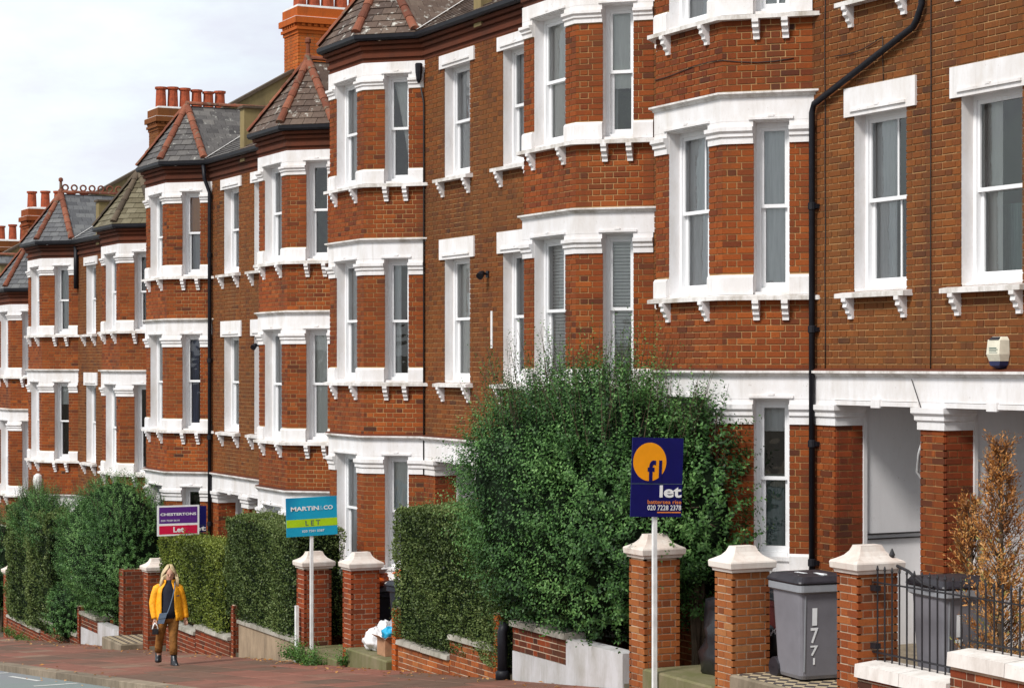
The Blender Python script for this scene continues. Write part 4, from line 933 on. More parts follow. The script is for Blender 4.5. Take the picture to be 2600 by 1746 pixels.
# ------------------------------------------------------------------ bins and rubbish
def wheelie_bin(x, y, z, label, body='bin_grey', rim='bin_rim', lid='bin_lid', number=None, sc=1.0, name='wheelie_bin', rot=0.0):
    """front faces +X; x,y = centre of the foot"""
    t = thing(name, (x, y, z), label, 'wheelie bin', 'wheelie bins in the front gardens'); ca, sa = math.cos(rot), math.sin(rot)
    T = lambda p: (x + (p[0] * ca - p[1] * sa) * sc, y + (p[0] * sa + p[1] * ca) * sc, z + p[2] * sc)
    def rr(hx, hy, zz, cx=0, r=.05):
        pts = []
        for sx, sy, a0 in ((1, -1, -90), (1, 1, 0), (-1, 1, 90), (-1, -1, 180)):
            for k in range(4): a = R(a0 + 30 * k); pts.append(T((cx + sx * (hx - r) + r * math.cos(a), sy * (hy - r) + r * math.sin(a), zz)))
        return pts
    e = MB(); e.rings([rr(.225, .235, .045, .02), rr(.238, .25, .08, .02), rr(.285, .275, .90, .0), rr(.29, .28, .93, 0)]); e.build('body', body, t)
    e = MB(); e.rings([rr(.295, .285, .885, 0), rr(.325, .305, .90, 0), rr(.325, .305, .965, 0), rr(.30, .28, .97, 0)]); e.build('rim', rim, t)
    e = MB(); e.rings([rr(.33, .31, .972, -.005), rr(.34, .315, .985, -.005), rr(.335, .31, 1.0, -.005), rr(.30, .27, 1.045, -.02), rr(.16, .2, 1.062, -.03)]); l = e.build('lid', lid, t)
    e = MB(); e.tube([T((-.35, -.2, .955)), T((-.39, -.2, .98)), T((-.39, .2, .98)), T((-.35, .2, .955))], .016 * sc, 6); e.build('handle', lid, t)
    for sy in (-1, 1):
        e = MB(); n = 14; e.rings([[T((-.25 + q * math.cos(2 * math.pi * k / n), sy * .235 + dy, .105 + q * math.sin(2 * math.pi * k / n))) for k in range(n)] for q, dy in ((.03, -.035), (.10, -.035), (.105, -.02), (.105, .02), (.10, .035), (.03, .035))]); e.build('wheel', lid, t)
    e = MB(); e.tube([T((-.25, -.27, .105)), T((-.25, .27, .105))], .012 * sc, 6); e.build('axle', lid, t)
    e = MB()
    for sy in (-.215,): e.hexa([T((.259 + (.027 * (q - .08) / .82) + d, sy + dy, q)) for q in (.12, .86) for d, dy in ((-.02, -.006), (.006, -.006), (.006, .006), (-.02, .006))])
    e.build('moulded_rib', rim, t)
    if number:
        z0 = .74
        for i, (ch, hh, ww) in enumerate(number):
            if ch == ' ': z0 -= hh; continue
            zc = z0 - hh; xf = .258 + .027 * (zc - .08) / .82 + .006; tl = .027 / .82
            o = Vector(T((xf, -.155 + (.085 - ww) / 2, zc))); ex = Vector(T((0, 1, 0))) - Vector(T((0, 0, 0))); ez = (Vector(T((tl, 0, 1))) - Vector(T((0, 0, 0))))
            put_text(t, ch, o, ex.normalized(), ez.normalized(), ww * sc, hh * sc, 'number_white', .018, 'painted_number'); z0 = zc - .022
    return t, T
zb1 = G(-17.55) + .17
t, T = wheelie_bin(-17.63, 12.05, zb1, 'grey wheelie bin with white painted 1 7 7 between two gate pillars', number=[('1', .17, .055), ('7', .15, .085), ('7', .10, .085), ('1', .065, .022)], sc=1.03, rot=R(-4))
e = MB()
for a in ((-.05, -.15), (.10, -.02)): e.hexa([T((a[0] + dx, a[1] + dy, 1.052 + dz)) for dz in (0, .012) for dx, dy in ((0, 0), (.16, .02), (.16, .06), (0, .04))])
e.build('lid_scuff', 'number_white', t)
wheelie_bin(-15.62, 12.28, G(-15.6) + .12, 'grey wheelie bin numbered 1 7 7 behind the iron railings', number=[('1', .20, .06), ('7', .17, .08), ('7', .17, .08)], sc=1.02, rot=R(-6))
wheelie_bin(-18.42, 12.42, G(-18.3) + .12, 'dark red bin tucked behind the numbered grey wheelie bin', 'bin_red', 'bin_red', 'bin_black', sc=.86)
wheelie_bin(-27.85, 12.12, G(-27.8) + .18, 'black wheelie bin behind the rubbish bags, orange sack on its lid', 'bin_black', 'bin_black', 'bin_black', sc=1.0, rot=R(10))
wheelie_bin(-29.6, 12.15, G(-29.6) + .14, 'black wheelie bin in the gap between the two red pillars', 'bin_black', 'bin_black', 'bin_black', sc=.98)
def lump(name, label, cat, c, rad, mat, seed, knot=False, group=None, flat=.0):
    rs = random.Random(seed); ph = [rs.uniform(0, 6.3) for _ in range(8)]; e = MB(); nu, nv = 40, 24; rings = []
    for i in range(nv):
        th = math.pi * (i + .02) / (nv - .96); row = []
        for k in range(nu):
            a = 2 * math.pi * k / nu; d = Vector((math.sin(th) * math.cos(a), math.sin(th) * math.sin(a), -math.cos(th)))
            f = 1 + .10 * math.sin(3 * a + ph[0] + 2 * th) + .07 * math.sin(5 * a + ph[1] - 3 * th) + .06 * math.sin(7 * th + ph[2] + a) + .04 * math.sin(11 * a + ph[3] + 4 * th) + .035 * math.sin(17 * th + ph[4] + 3 * a) + .03 * math.sin(19 * a - 9 * th + ph[5])
            if knot and d.z > .8: f += (d.z - .8) * 1.3
            q = Vector((d.x * rad[0], d.y * rad[1], d.z * rad[2])) * f
            row.append((c[0] + q.x, c[1] + q.y, max(c[2] - rad[2] * (1 - flat), c[2] + q.z)))
        rings.append(row)
    e.rings(rings); o = e.build(name, mat, smooth=True); return tag(o, label, cat, group)
zr0 = ZST
lump('rubbish_bag', 'full white plastic rubbish bag on the gate step', 'bag', (-28.33, 11.70, zr0 + .13), (.21, .18, .15), 'bag_white', 1, True, flat=.15)
lump('rubbish_bag', 'grey plastic rubbish bag heaped behind the white one', 'bag', (-28.02, 11.95, zr0 + .24), (.24, .20, .27), 'bag_grey', 2, True, flat=.1)
lump('rubbish_bag', 'bright blue carrier bag above the cardboard box', 'bag', (-27.76, 11.70, zr0 + .31), (.14, .13, .09), 'bag_blue', 3, flat=.15)
lump('rubbish_bag', 'second smaller white plastic bag slumped behind the first', 'bag', (-28.5, 11.92, zr0 + .17), (.19, .16, .17), 'bag_white', 12, True, flat=.1)
lump('rubbish_bag', 'small orange plastic bag squeezed against the narrow post', 'bag', (-27.33, 11.70, zr0 + .2), (.10, .10, .20), 'bag_orange', 4, flat=.1)
lump('rubbish_sack', 'orange sack lying on the lid of the black bin behind the rubbish', 'bag', (-27.85, 12.12, G(-27.8) + 1.33), (.28, .26, .10), 'bag_orange', 5, flat=.1)
lump('rubbish_sack', 'brown and orange sack drooping over the bin between the red pillars', 'bag', (-29.6, 12.12, G(-29.6) + 1.27), (.30, .30, .12), 'bag_orange', 6, flat=.1)
lump('paper_sack', 'pale sack lying on top of the bin between the red pillars', 'bag', (-29.55, 12.08, G(-29.6) + 1.42), (.27, .26, .07), 'bag_white', 8, flat=.05)
t = thing('cardboard_box', (-27.72, 11.66, zr0), 'small open cardboard box of rubbish beside the white bag', 'box')
e = MB(); x0, x1, y0, y1, z0, z1 = -27.9, -27.6, 11.55, 11.8, zr0 + .003, zr0 + .24
e.box(x0, x1, y0, y0 + .008, z0, z1); e.box(x0, x1, y1 - .008, y1, z0, z1); e.box(x0, x0 + .008, y0 + .008, y1 - .008, z0, z1); e.box(x1 - .008, x1, y0 + .008, y1 - .008, z0, z1); e.box(x0 + .008, x1 - .008, y0 + .008, y1 - .008, z0, z0 + .008); e.build('carton', 'cardboard', t)
for a, b in (((x1, y0, z1), (x1, y1, z1)),):
    e = MB(); e.hexa([(x1, y0, z1), (x1 + .10, y0, z1 + .05), (x1 + .10, y1, z1 + .05), (x1, y1, z1), (x1, y0, z1 + .006), (x1 + .10, y0, z1 + .056), (x1 + .10, y1, z1 + .056), (x1, y1, z1 + .006)]); e.build('flap', 'cardboard', t)
e = MB(); e.hexa([(x0, y0 - .09, z1 + .06), (x1, y0 - .09, z1 + .06), (x1, y0, z1), (x0, y0, z1), (x0, y0 - .09, z1 + .066), (x1, y0 - .09, z1 + .066), (x1, y0, z1 + .006), (x0, y0, z1 + .006)]); e.build('flap', 'cardboard', t)
e = MB(); e.box(x0 + .02, x1 - .03, y0 + .03, y1 - .03, z0 + .1, z1 - .02); e.build('packaging', 'bag_white', t)
# covered heap in the gap by the navy board
lump('covered_heap', 'black plastic sheet with white markings over a heap behind the gate', 'plastic sheet', (-19.15, 12.35, G(-19) + .42), (.75, .50, .62), 'tarp_black', 9, flat=.3)
hp = bpy.data.objects['covered_heap']
e = MB(); rs = random.Random(3)
for k in range(7):
    c0 = Vector((-18.46, 12.02 + k * .045, G(-19) + .70 + rs.uniform(-.02, .02))); pts = [c0 + Vector((.04, .02 * math.cos(q * 1.3 + k), .035 * math.sin(q * 1.1 + k * 2))) for q in range(5)]; e.tube(pts, .007, 4)
e.build('printed_marks', 'number_white', hp)
e = MB(); e.box(-19.95, -18.6, YP + .72, YP + .80, G(-19) - .02, G(-19) + .20); tag(e.build('garden_edging_board', 'concrete'), 'grey board on edge below the black plastic sheet', 'board')

# ------------------------------------------------------------------ planting
def leaves(name, parent, c, ax, nr, ln, wd, tone, mat):
    """c centres (n,3), ax leaf axis, nr leaf normal; ln, wd arrays"""
    ax = ax / np.linalg.norm(ax, axis=1, keepdims=True); b = np.cross(nr, ax); b /= np.linalg.norm(b, axis=1, keepdims=True) + 1e-9; n = len(c)
    up = np.cross(ax, b)
    v = np.empty((n, 4, 3)); v[:, 0] = c - ax * ln[:, None] * .5; v[:, 2] = c + ax * ln[:, None] * .5 - up * ln[:, None] * .12; v[:, 1] = c + b * wd[:, None] * .5 + up * wd[:, None] * .12; v[:, 3] = c - b * wd[:, None] * .5 + up * wd[:, None] * .12
    return np_mesh(name, v.reshape(-1, 3), np.arange(n * 4).reshape(-1, 4), np.clip(tone, 0, 1), mat, parent, 'stuff')
def unit(a): return a / (np.linalg.norm(a, axis=1, keepdims=True) + 1e-9)
def wob(p, k, s):
    return np.sin(p[:, 0] * k + s) * np.sin(p[:, 1] * k * 1.3 + s * 2) + .6 * np.sin(p[:, 2] * k * 1.7 + s * 3 + p[:, 0] * k * .6)
def shoots(base, d, L_, per, spread=.5, lsize=(.045, .022)):
    """leafy shoots: returns leaf arrays"""
    n = len(base); k = np.linspace(.12, 1, per)[None, :, None]
    bend = rng.normal(0, .12, (n, 1, 3)); P = base[:, None] + (d[:, None] + bend * k) * L_[:, None, None] * k
    side = unit(np.cross(d, rng.normal(0, 1, (n, 3)))); side2 = np.cross(d, side); ang = (np.arange(per) * 2.4)[None, :, None] + rng.uniform(0, 6, (n, 1, 1))
    out = side[:, None] * np.cos(ang) + side2[:, None] * np.sin(ang)
    ax = unit((out * 1.0 + d[:, None] * spread + rng.normal(0, .25, (n, per, 3))).reshape(-1, 3)); nr = unit((np.repeat(d[:, None], per, 1) - out * .2 + rng.normal(0, .3, (n, per, 3))).reshape(-1, 3))
    m_ = n * per; ln = rng.uniform(.75, 1.2, m_) * lsize[0] * np.tile(1.1 - .45 * k[0, :, 0], n); wd = ln * lsize[1] / lsize[0] * rng.uniform(.85, 1.2, m_)
    c = P.reshape(-1, 3) + ax * ln[:, None] * .55
    return c, ax, nr, ln, wd, np.repeat(rng.uniform(-.12, .12, n), per), np.tile(k[0, :, 0], n)
def bush(label, c, r, n, mat, group='shrubs and hedges in the front gardens', top=120, name='privet_bush', zmin=None, lsize=(.052, .026), core=.80, per=14, slen=.42, up=.75, cat='bush', toplen=.75, tint=0):
    c = np.array(c); r = np.array(r)
    t = thing(name, (c[0], c[1], G(c[0]) + .05), label, cat, group)
    def shell(n, lo, hi):
        d = unit(rng.normal(0, 1, (n, 3))); q = rng.uniform(lo, hi, n)
        e = np.sign(d) * np.abs(d) ** .88                                            # a little squarer than an ellipsoid
        e *= (1 + .085 * wob(d * 1.0, 3.1, c[0]))[:, None]
        p = c + e * r * q[:, None]
        return p, unit(d / r)
    b, o = shell(n, .62, .96)
    keep = (b[:, 2] > (zmin if zmin is not None else -99)) & (wob(b, 3.7, c[0] * 2) < 1.1 + .5 * rng.random(len(b))); b, o = b[keep], o[keep]
    d = unit(o * .75 + np.array([0, 0, up]) + rng.normal(0, .32, b.shape)); Ls = rng.uniform(.55, 1.2, len(b)) * slen
    c1 = shoots(b, d, Ls, per, lsize=lsize)
    a = rng.uniform(0, 2 * np.pi, top); rad = np.sqrt(rng.uniform(0, .85, top)); tb = np.stack([c[0] + r[0] * rad * np.cos(a), c[1] + r[1] * rad * np.sin(a), np.zeros(top)], 1); tb[:, 2] = c[2] + r[2] * np.sqrt(1 - rad ** 2 * .8) * .86
    td = unit(np.stack([np.cos(a) * rad * .35, np.sin(a) * rad * .35, np.ones(top)], 1) + rng.normal(0, .13, (top, 3))); tl = rng.uniform(.45, 1.1, top) * toplen
    c2 = shoots(tb, td, tl, 22, .7, (lsize[0] * .9, lsize[1] * .85))
    cc = [np.concatenate([x, y]) for x, y in zip(c1, c2)]
    dist = np.linalg.norm((cc[0] - c) / r, axis=1)
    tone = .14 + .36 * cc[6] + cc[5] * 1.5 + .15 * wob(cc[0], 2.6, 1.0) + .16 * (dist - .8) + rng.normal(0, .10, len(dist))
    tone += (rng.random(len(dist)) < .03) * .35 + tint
    keep = cc[0][:, 2] > (zmin - .05 if zmin is not None else -99)
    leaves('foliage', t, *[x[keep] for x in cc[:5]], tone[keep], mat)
    e = MB(); gz = G(c[0])
    for k in range(7):
        q = c + np.array([random.uniform(-.5, .5) * r[0], random.uniform(-.4, .4) * r[1], random.uniform(-.1, .4) * r[2]]); b0 = (c[0] + random.uniform(-.2, .2), c[1] + random.uniform(-.1, .1), gz); e.tube([b0, ((b0[0] + q[0]) / 2, (b0[1] + q[1]) / 2, gz + (q[2] - gz) * .6), tuple(q)], [.045, .03, .012], 6)
    for k in range(26):
        dd_ = unit(rng.normal(0, 1, (1, 3)) + np.array([[0, 0, .5]]))[0]; q1 = c + dd_ * r * .55; q2 = c + dd_ * r * 1.0 + np.array([0, 0, .08]); e.tube([tuple(q1), tuple((q1 + q2) / 2 + rng.normal(0, .03, 3)), tuple(q2)], [.014, .009, .004], 5)
    e.build('stem', 'bark', t)
    st = MB()
    for k in range(top): p0 = tb[k]; p1 = tb[k] + td[k] * tl[k] * .95; st.tube([p0, p1], [.005, .002], 3)
    o = st.build('long_shoots', 'bark', t); o['kind'] = 'stuff'
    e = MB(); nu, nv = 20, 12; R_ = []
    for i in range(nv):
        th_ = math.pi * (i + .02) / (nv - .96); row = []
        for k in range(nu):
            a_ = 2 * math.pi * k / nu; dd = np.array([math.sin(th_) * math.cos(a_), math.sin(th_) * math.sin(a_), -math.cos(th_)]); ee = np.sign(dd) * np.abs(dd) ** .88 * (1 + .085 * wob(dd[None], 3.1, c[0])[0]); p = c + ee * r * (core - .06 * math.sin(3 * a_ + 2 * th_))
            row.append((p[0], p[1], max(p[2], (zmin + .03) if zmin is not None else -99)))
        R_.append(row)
    e.rings(R_); e.build('shade_core', 'hedge_core', t, smooth=True)  # added solid core, coloured as the shade seen through gaps in the leaves
    return t
def hedge(label, x0, x1, y0, y1, z0, z1, n, mat, group='shrubs and hedges in the front gardens', rnd=.12, lsize=(.036, .022), name='clipped_hedge', rough=.05, topmat=None, slope=0.0, dark=0):
    t = thing(name, ((x0 + x1) / 2, (y0 + y1) / 2, G((x0 + x1) / 2) + .05), label, 'hedge', group)
    L3 = np.array([x1 - x0, y1 - y0, z1 - z0]); A_ = np.array([L3[1] * L3[2], L3[1] * L3[2], L3[0] * L3[2] * 1.1, L3[0] * L3[2] * .5, L3[0] * L3[1] * 1.2]); f = rng.choice(5, n, p=A_ / A_.sum()); q = rng.random((n, 3)); o = np.zeros((n, 3))
    for k, (axis, val, sg) in enumerate(((0, 0, -1), (0, 1, 1), (1, 0, -1), (1, 1, 1), (2, 1, 1))): m_ = f == k; q[m_, axis] = val; o[m_, axis] = sg
    p = q * L3; ctr = L3 / 2; lim = ctr - rnd; d = p - ctr; over = np.maximum(np.abs(d) - lim, 0) * np.sign(d); over[:, 2] = np.where(d[:, 2] < 0, 0, over[:, 2]); ln_ = np.linalg.norm(over, axis=1); s_ = np.where(ln_ > rnd, rnd / np.maximum(ln_, 1e-6), 1); p = ctr + np.clip(d, -lim - 9 * (np.abs(over) < 1e-9), lim + 9 * (np.abs(over) < 1e-9)) * 0 + (d - over) + over * s_[:, None]
    o = unit(o + over / max(rnd, 1e-3) * .8)
    p += np.array([x0, y0, z0]); p[:, 2] += slope * (p[:, 0] - x0)
    disp = rough * wob(p, 3.3, x0) * .7 + rough * .5 * wob(p, 9, 2.0) - np.abs(rng.normal(0, .035, n)) + (rng.random(n) < .05) * rng.uniform(0, .09, n)
    p += o * disp[:, None]
    ax = unit(o * .7 + np.array([0, 0, .45]) + rng.normal(0, .55, p.shape)); nr = unit(o * .8 + np.array([0, 0, .35]) + rng.normal(0, .55, p.shape))
    ln = rng.uniform(.7, 1.3, n) * lsize[0]; wd = ln * lsize[1] / lsize[0]
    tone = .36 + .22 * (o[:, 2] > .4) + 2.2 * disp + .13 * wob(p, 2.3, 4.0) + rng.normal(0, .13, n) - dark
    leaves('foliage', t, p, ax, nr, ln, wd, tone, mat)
    k_ = rng.choice(n, n // 150, replace=False); sh = shoots(p[k_], unit(o[k_] * .6 + np.array([0, 0, .8]) + rng.normal(0, .3, (len(k_), 3))), rng.uniform(.06, .22, len(k_)), 8, .7, lsize); leaves('stray_shoots', t, *sh[:5], .62 + sh[5] * 1.5 + rng.normal(0, .12, len(sh[0])), mat)
    e = MB(); i_ = .10; e.hexa([(a, b, z0 + zq + slope * (a - x0)) for zq in (0, L3[2] - i_ - .04) for a, b in ((x0 + i_, y0 + i_), (x1 - i_, y0 + i_), (x1 - i_, y1 - i_), (x0 + i_, y1 - i_))]); e.build('shade_core', 'hedge_core', t)  # added dark block stops see-through; inner shade is painted into its colour
    e = MB(); k = 0; x = x0 + .3
    while x < x1 - .1: e.tube([(x, (y0 + y1) / 2, G(x)), (x + random.uniform(-.1, .1), (y0 + y1) / 2, z0 + .4)], [.03, .015], 5); x += .45
    e.build('stem', 'bark', t)
    return t
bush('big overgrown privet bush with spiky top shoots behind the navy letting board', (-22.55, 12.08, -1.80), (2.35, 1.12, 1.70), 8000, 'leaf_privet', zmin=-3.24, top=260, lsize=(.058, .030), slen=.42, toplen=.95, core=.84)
bush('loose leafy shrub hanging in the gap right of the navy letting board', (-20.75, 12.62, -1.75), (.75, .42, 1.35), 750, 'leaf_privet', top=30, lsize=(.072, .036), slen=.42, toplen=.6, name='leafy_shrub', core=.6)
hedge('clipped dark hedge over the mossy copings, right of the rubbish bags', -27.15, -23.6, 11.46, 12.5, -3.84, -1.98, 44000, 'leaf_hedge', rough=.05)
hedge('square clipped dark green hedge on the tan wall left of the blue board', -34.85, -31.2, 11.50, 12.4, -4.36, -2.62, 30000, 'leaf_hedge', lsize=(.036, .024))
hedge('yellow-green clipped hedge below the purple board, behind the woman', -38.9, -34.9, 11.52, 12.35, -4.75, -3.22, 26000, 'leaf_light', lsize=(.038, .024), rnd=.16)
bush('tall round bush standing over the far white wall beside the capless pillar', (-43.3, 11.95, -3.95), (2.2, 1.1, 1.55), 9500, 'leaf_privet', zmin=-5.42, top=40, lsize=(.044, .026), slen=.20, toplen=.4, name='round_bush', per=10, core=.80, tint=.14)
hedge('tall hedge at the far left reaching down to the pavement', -51.6, -47.1, 11.40, 12.05, -6.15, -3.45, 26000, 'leaf_hedge', rough=.10, lsize=(.05, .03))
bush('loose leafy shrub topping the far-left hedge', (-49.2, 11.75, -3.75), (1.9, .42, .62), 1300, 'leaf_privet', zmin=-4.6, top=90, lsize=(.05, .027), name='leafy_shrub', slen=.36, toplen=.6)
bush('low bush spilling onto the pavement between far hedge and round bush', (-45.8, 11.75, -5.55), (.75, .62, .75), 900, 'leaf_privet', zmin=-6.2, top=10, lsize=(.05, .03), slen=.22, toplen=.25, name='low_bush')
bush('shrub at the left edge beyond the far gate pillar', (-54.5, 12.0, -5.2), (1.5, .8, 1.3), 1100, 'leaf_privet', top=30, lsize=(.055, .03), name='edge_shrub', slen=.32)
def conifer(label, x, y, zt, wd, n, name='dead_conifer'):
    g = G(x) + .06; t = thing(name, (x, y, g), label, 'conifer', 'dried brown conifers behind the railings'); h_ = zt - g
    e = MB(); e.tube([(x, y, g), (x + .02, y, g + h_ * .5), (x, y + .01, zt - .1)], [.035, .022, .006], 6); e.build('trunk', 'bark', t)
    f = rng.uniform(.12, 1, n); a = rng.uniform(0, 2 * np.pi, n); rad = wd * (1 - f ** 1.6) * rng.uniform(.35, 1, n) * (1 + .3 * np.sin(a * 3 + f * 9)) + .03
    b = np.stack([x + rad * np.cos(a) * .55, y + rad * np.sin(a) * .55, g + f * h_ * .94 - .1], 1); d = unit(np.stack([np.cos(a) * .55, np.sin(a) * .55, np.ones(n)], 1) + rng.normal(0, .22, (n, 3))); Ls = rng.uniform(.10, .24, n)
    c1 = shoots(b, d, Ls, 12, 1.3, (.050, .017)); tone = .66 + .25 * (c1[6] - .5) + c1[5] * 2.4 + rng.normal(0, .16, len(c1[0])) - .25 * (f.repeat(12) > .62) + .1 * wob(c1[0], 5, 2)
    leaves('foliage', t, *c1[:5], tone, 'leaf_brown')
    st = MB()
    for k in range(0, n, 3): st.tube([(x, y, max(g, b[k][2] - .12)), tuple(b[k]), tuple(b[k] + d[k] * Ls[k])], [.006, .004, .002], 3)
    o = st.build('branches', 'bark', t); o['kind'] = 'stuff'
conifer('tall dried brown conifer at the right edge behind the railings', -14.85, 12.2, -.52, .50, 620)
conifer('shorter dried brown conifer above the railings, left of the tall one', -16.0, 12.78, -1.14, .40, 360)
conifer('low dried brown conifer at the foot of the tall one', -14.1, 12.1, -1.35, .50, 360)
def weeds(label, x, y, z, rx, ry, n, h_=.25, name='weed_clump'):
    t = thing(name, (x, y, z), label, 'weeds', 'weeds growing by the pillars'); b = np.stack([x + rng.uniform(-rx, rx, n), y + rng.uniform(-ry, ry, n), np.full(n, z)], 1); d = unit(np.stack([rng.normal(0, .45, n), rng.normal(-.1, .4, n), np.ones(n)], 1)); c1 = shoots(b, d, rng.uniform(.4, 1.2, n) * h_, 9, .8, (.06, .028)); leaves('foliage', t, *c1[:5], .4 + .3 * c1[6] + rng.normal(0, .14, len(c1[0])), 'leaf_weed')
weeds('leafy weeds around the foot of the blue board post', -30.3, 11.34, G(-30.3), .75, .16, 190, .34)
weeds('small tuft of weeds at the foot of the clean red pillar', -28.72, 11.42, G(-28.7), .10, .08, 40, .26)
nl = 420; lx = rng.uniform(-50, -16, nl); ly = YP - np.abs(rng.normal(0, .35, nl)) - .03; ly[::4] = KERB + rng.uniform(-.5, .3, nl)[::4]; lc_ = np.stack([lx, ly, -1.634 + GR * lx + np.where(ly < KERB - .13, -.10, .012)], 1)
o = leaves('fallen_leaves', None, lc_, rng.normal(0, 1, (nl, 3)) * [1, 1, .15], np.array([[0, 0, 1.0]]) + rng.normal(0, .25, (nl, 3)), rng.uniform(.04, .09, nl), rng.uniform(.025, .05, nl), rng.uniform(.1, .95, nl), 'leaf_brown'); o['label'] = 'brown leaves fallen along the pavement'
weeds('small weeds at the foot of the far-left hedge', -49.5, 11.3, G(-49.5), 1.6, .12, 90, .2)

# ------------------------------------------------------------------ the woman
PX, PY = -32.68, 9.86; PZ = G(PX)
fy = Vector((-.958, .287, 0)).normalized(); fx = Vector((fy.y, -fy.x, 0))
def T_(p): return Vector((PX, PY, PZ)) + fx * p[0] + fy * p[1] + Vector((0, 0, p[2]))
pt = thing('person', (PX, PY, PZ), 'woman in an open yellow jacket and brown trousers walking along the pavement', 'person')
def skin_mesh(name, nodes, edges, mat, parent, lvl=2):
    me = bpy.data.meshes.new(name); me.from_pydata([tuple(T_(p)) for p, r in nodes], edges, []); o = bpy.data.objects.new(name, me); COL.objects.link(o)
    o.modifiers.new('skin', 'SKIN'); sv = me.skin_vertices[0].data
    for i, (p, r) in enumerate(nodes): sv[i].radius = r if isinstance(r, tuple) else (r, r); sv[i].use_root = i == 0
    s_ = o.modifiers.new('sub', 'SUBSURF'); s_.levels = lvl; s_.render_levels = lvl
    dg = bpy.context.evaluated_depsgraph_get(); m2 = bpy.data.meshes.new_from_object(o.evaluated_get(dg)); bpy.data.objects.remove(o)
    m2.materials.clear(); m2.materials.append(MATS[mat]); m2.polygons.foreach_set('use_smooth', [True] * len(m2.polygons)); return attach(bpy.data.objects.new(name, m2), parent)
nodes = [((0.02, .01, .82), .095), ((.02, .01, 1.02), .095), ((.02, .015, 1.22), .105), ((.03, .0, 1.33), .055), ((.035, -.01, 1.40), .06), ((.04, -.02, 1.47), .085), ((.04, -.01, 1.54), .075), ((.04, 0, 1.58), .04)]
edges = [(i, i + 1) for i in range(7)]
def chain(frm, pts):
    for p, r in pts: nodes.append((p, r)); edges.append((frm, len(nodes) - 1)); frm = len(nodes) - 1
    return frm
wl = chain(2, [((-.15, .01, 1.28), .05), ((-.21, .0, 1.02), .04), ((-.20, -.05, .80), .028)])
wr_ = chain(2, [((.17, .02, 1.29), .05), ((.24, .05, 1.02), .04), ((.29, .02, .80), .028)])
chain(0, [((-.09, -.02, .75), .085), ((-.12, .06, .44), .055), ((-.14, .16, .12), .038)]); chain(0, [((.10, 0, .75), .085), ((.09, -.09, .44), .055), ((.10, -.13, .10), .038)])
for frm, sx, base in ((wl, -1, (-.20, -.055, .745)), (wr_, 1, (.30, .01, .745))):
    h_ = chain(frm, [(base, (.032, .02))])
    for k, (dx, ln_) in enumerate(((-.024, .055), (-.008, .065), (.008, .062), (.022, .05))): chain(h_, [((base[0] + dx, base[1] - .012, base[2] - .045), .0095), ((base[0] + dx * 1.1, base[1] - .022, base[2] - .045 - ln_ * .5), .009), ((base[0] + dx, base[1] - .012, base[2] - .045 - ln_), .0075)])
    chain(h_, [((base[0] - sx * .03, base[1] - .025, base[2] - .02), .011), ((base[0] - sx * .036, base[1] - .04, base[2] - .055), .009)])
body = skin_mesh('body', nodes, edges, 'skin', pt)
e = MB(); e.tube([T_((.04, -.105, 1.475)), T_((.04, -.125, 1.445)), T_((.04, -.11, 1.435))], [.009, .015, .01], 6); e.build('nose', 'skin', body, smooth=True)
for sx in (-1, 1):
    e = MB(); e.lathe(T_((.04 + sx * .03, -.098, 1.475)), [(.002, -.008), (.011, -.004), (.011, .004), (.002, .008)], 8); e.build('eye', 'eye_dark', body)
    e = MB(); e.tube([T_((.04 + sx * .09, .0, 1.48)), T_((.04 + sx * .095, .005, 1.455)), T_((.04 + sx * .088, .0, 1.43))], [.010, .015, .008], 6); e.build('ear', 'skin', body, smooth=True)
e = MB(); e.tube([T_((.015, -.098, 1.405)), T_((.04, -.106, 1.403)), T_((.065, -.098, 1.405))], [.004, .008, .004], 6); e.build('mouth', 'lip', body)
# hair: cap and long locks over the shoulders
e = MB(); rings = []
for i in range(9):
    f = i / 8; z = 1.62 - .40 * f; a0 = R(-50 + 45 * f ** .3); rx = (.03 + .085 * math.sin(min(1, f * 2.2) * math.pi / 2)) * (1 + .22 * max(0, f - .5)); ry = rx * 1.1; row = []
    gap = R(8 + 62 * min(1, max(0, f - .12) * 3))
    for k in range(22):
        a = -math.pi / 2 + gap + (2 * math.pi - 2 * gap) * k / 21; w_ = 1 + .05 * math.sin(k * 2.3 + i)
        row.append(T_((.038 + rx * w_ * math.cos(a) - .02 * f, .0 + ry * w_ * math.sin(a) + .01, z - .02 * math.cos(a * 5) * f)))
    rings.append(row)
e.rings(rings, False, False, closed=False); o = e.build('hair', 'hair_blond', pt, smooth=True); md = o.modifiers.new('s', 'SOLIDIFY'); md.thickness = .015
e = MB()
for k in range(9):
    a = R(150 + 12 * k); bx = .038 + .10 * math.cos(a); e.tube([T_((bx, .10 * math.sin(a) * .4 - .02, 1.48)), T_((bx - .035, -.02 + .03 * math.sin(k), 1.36)), T_((bx - .05 - .01 * k % .03, -.05, 1.24))], [.02, .022, .006], 6)
for k in range(4): bx = .125 + .008 * k; e.tube([T_((bx, -.01, 1.48)), T_((bx + .025, -.04, 1.38)), T_((bx + .03, -.05, 1.28))], [.016, .018, .005], 6)
e.build('hair_locks', 'hair_blond', o, smooth=True)
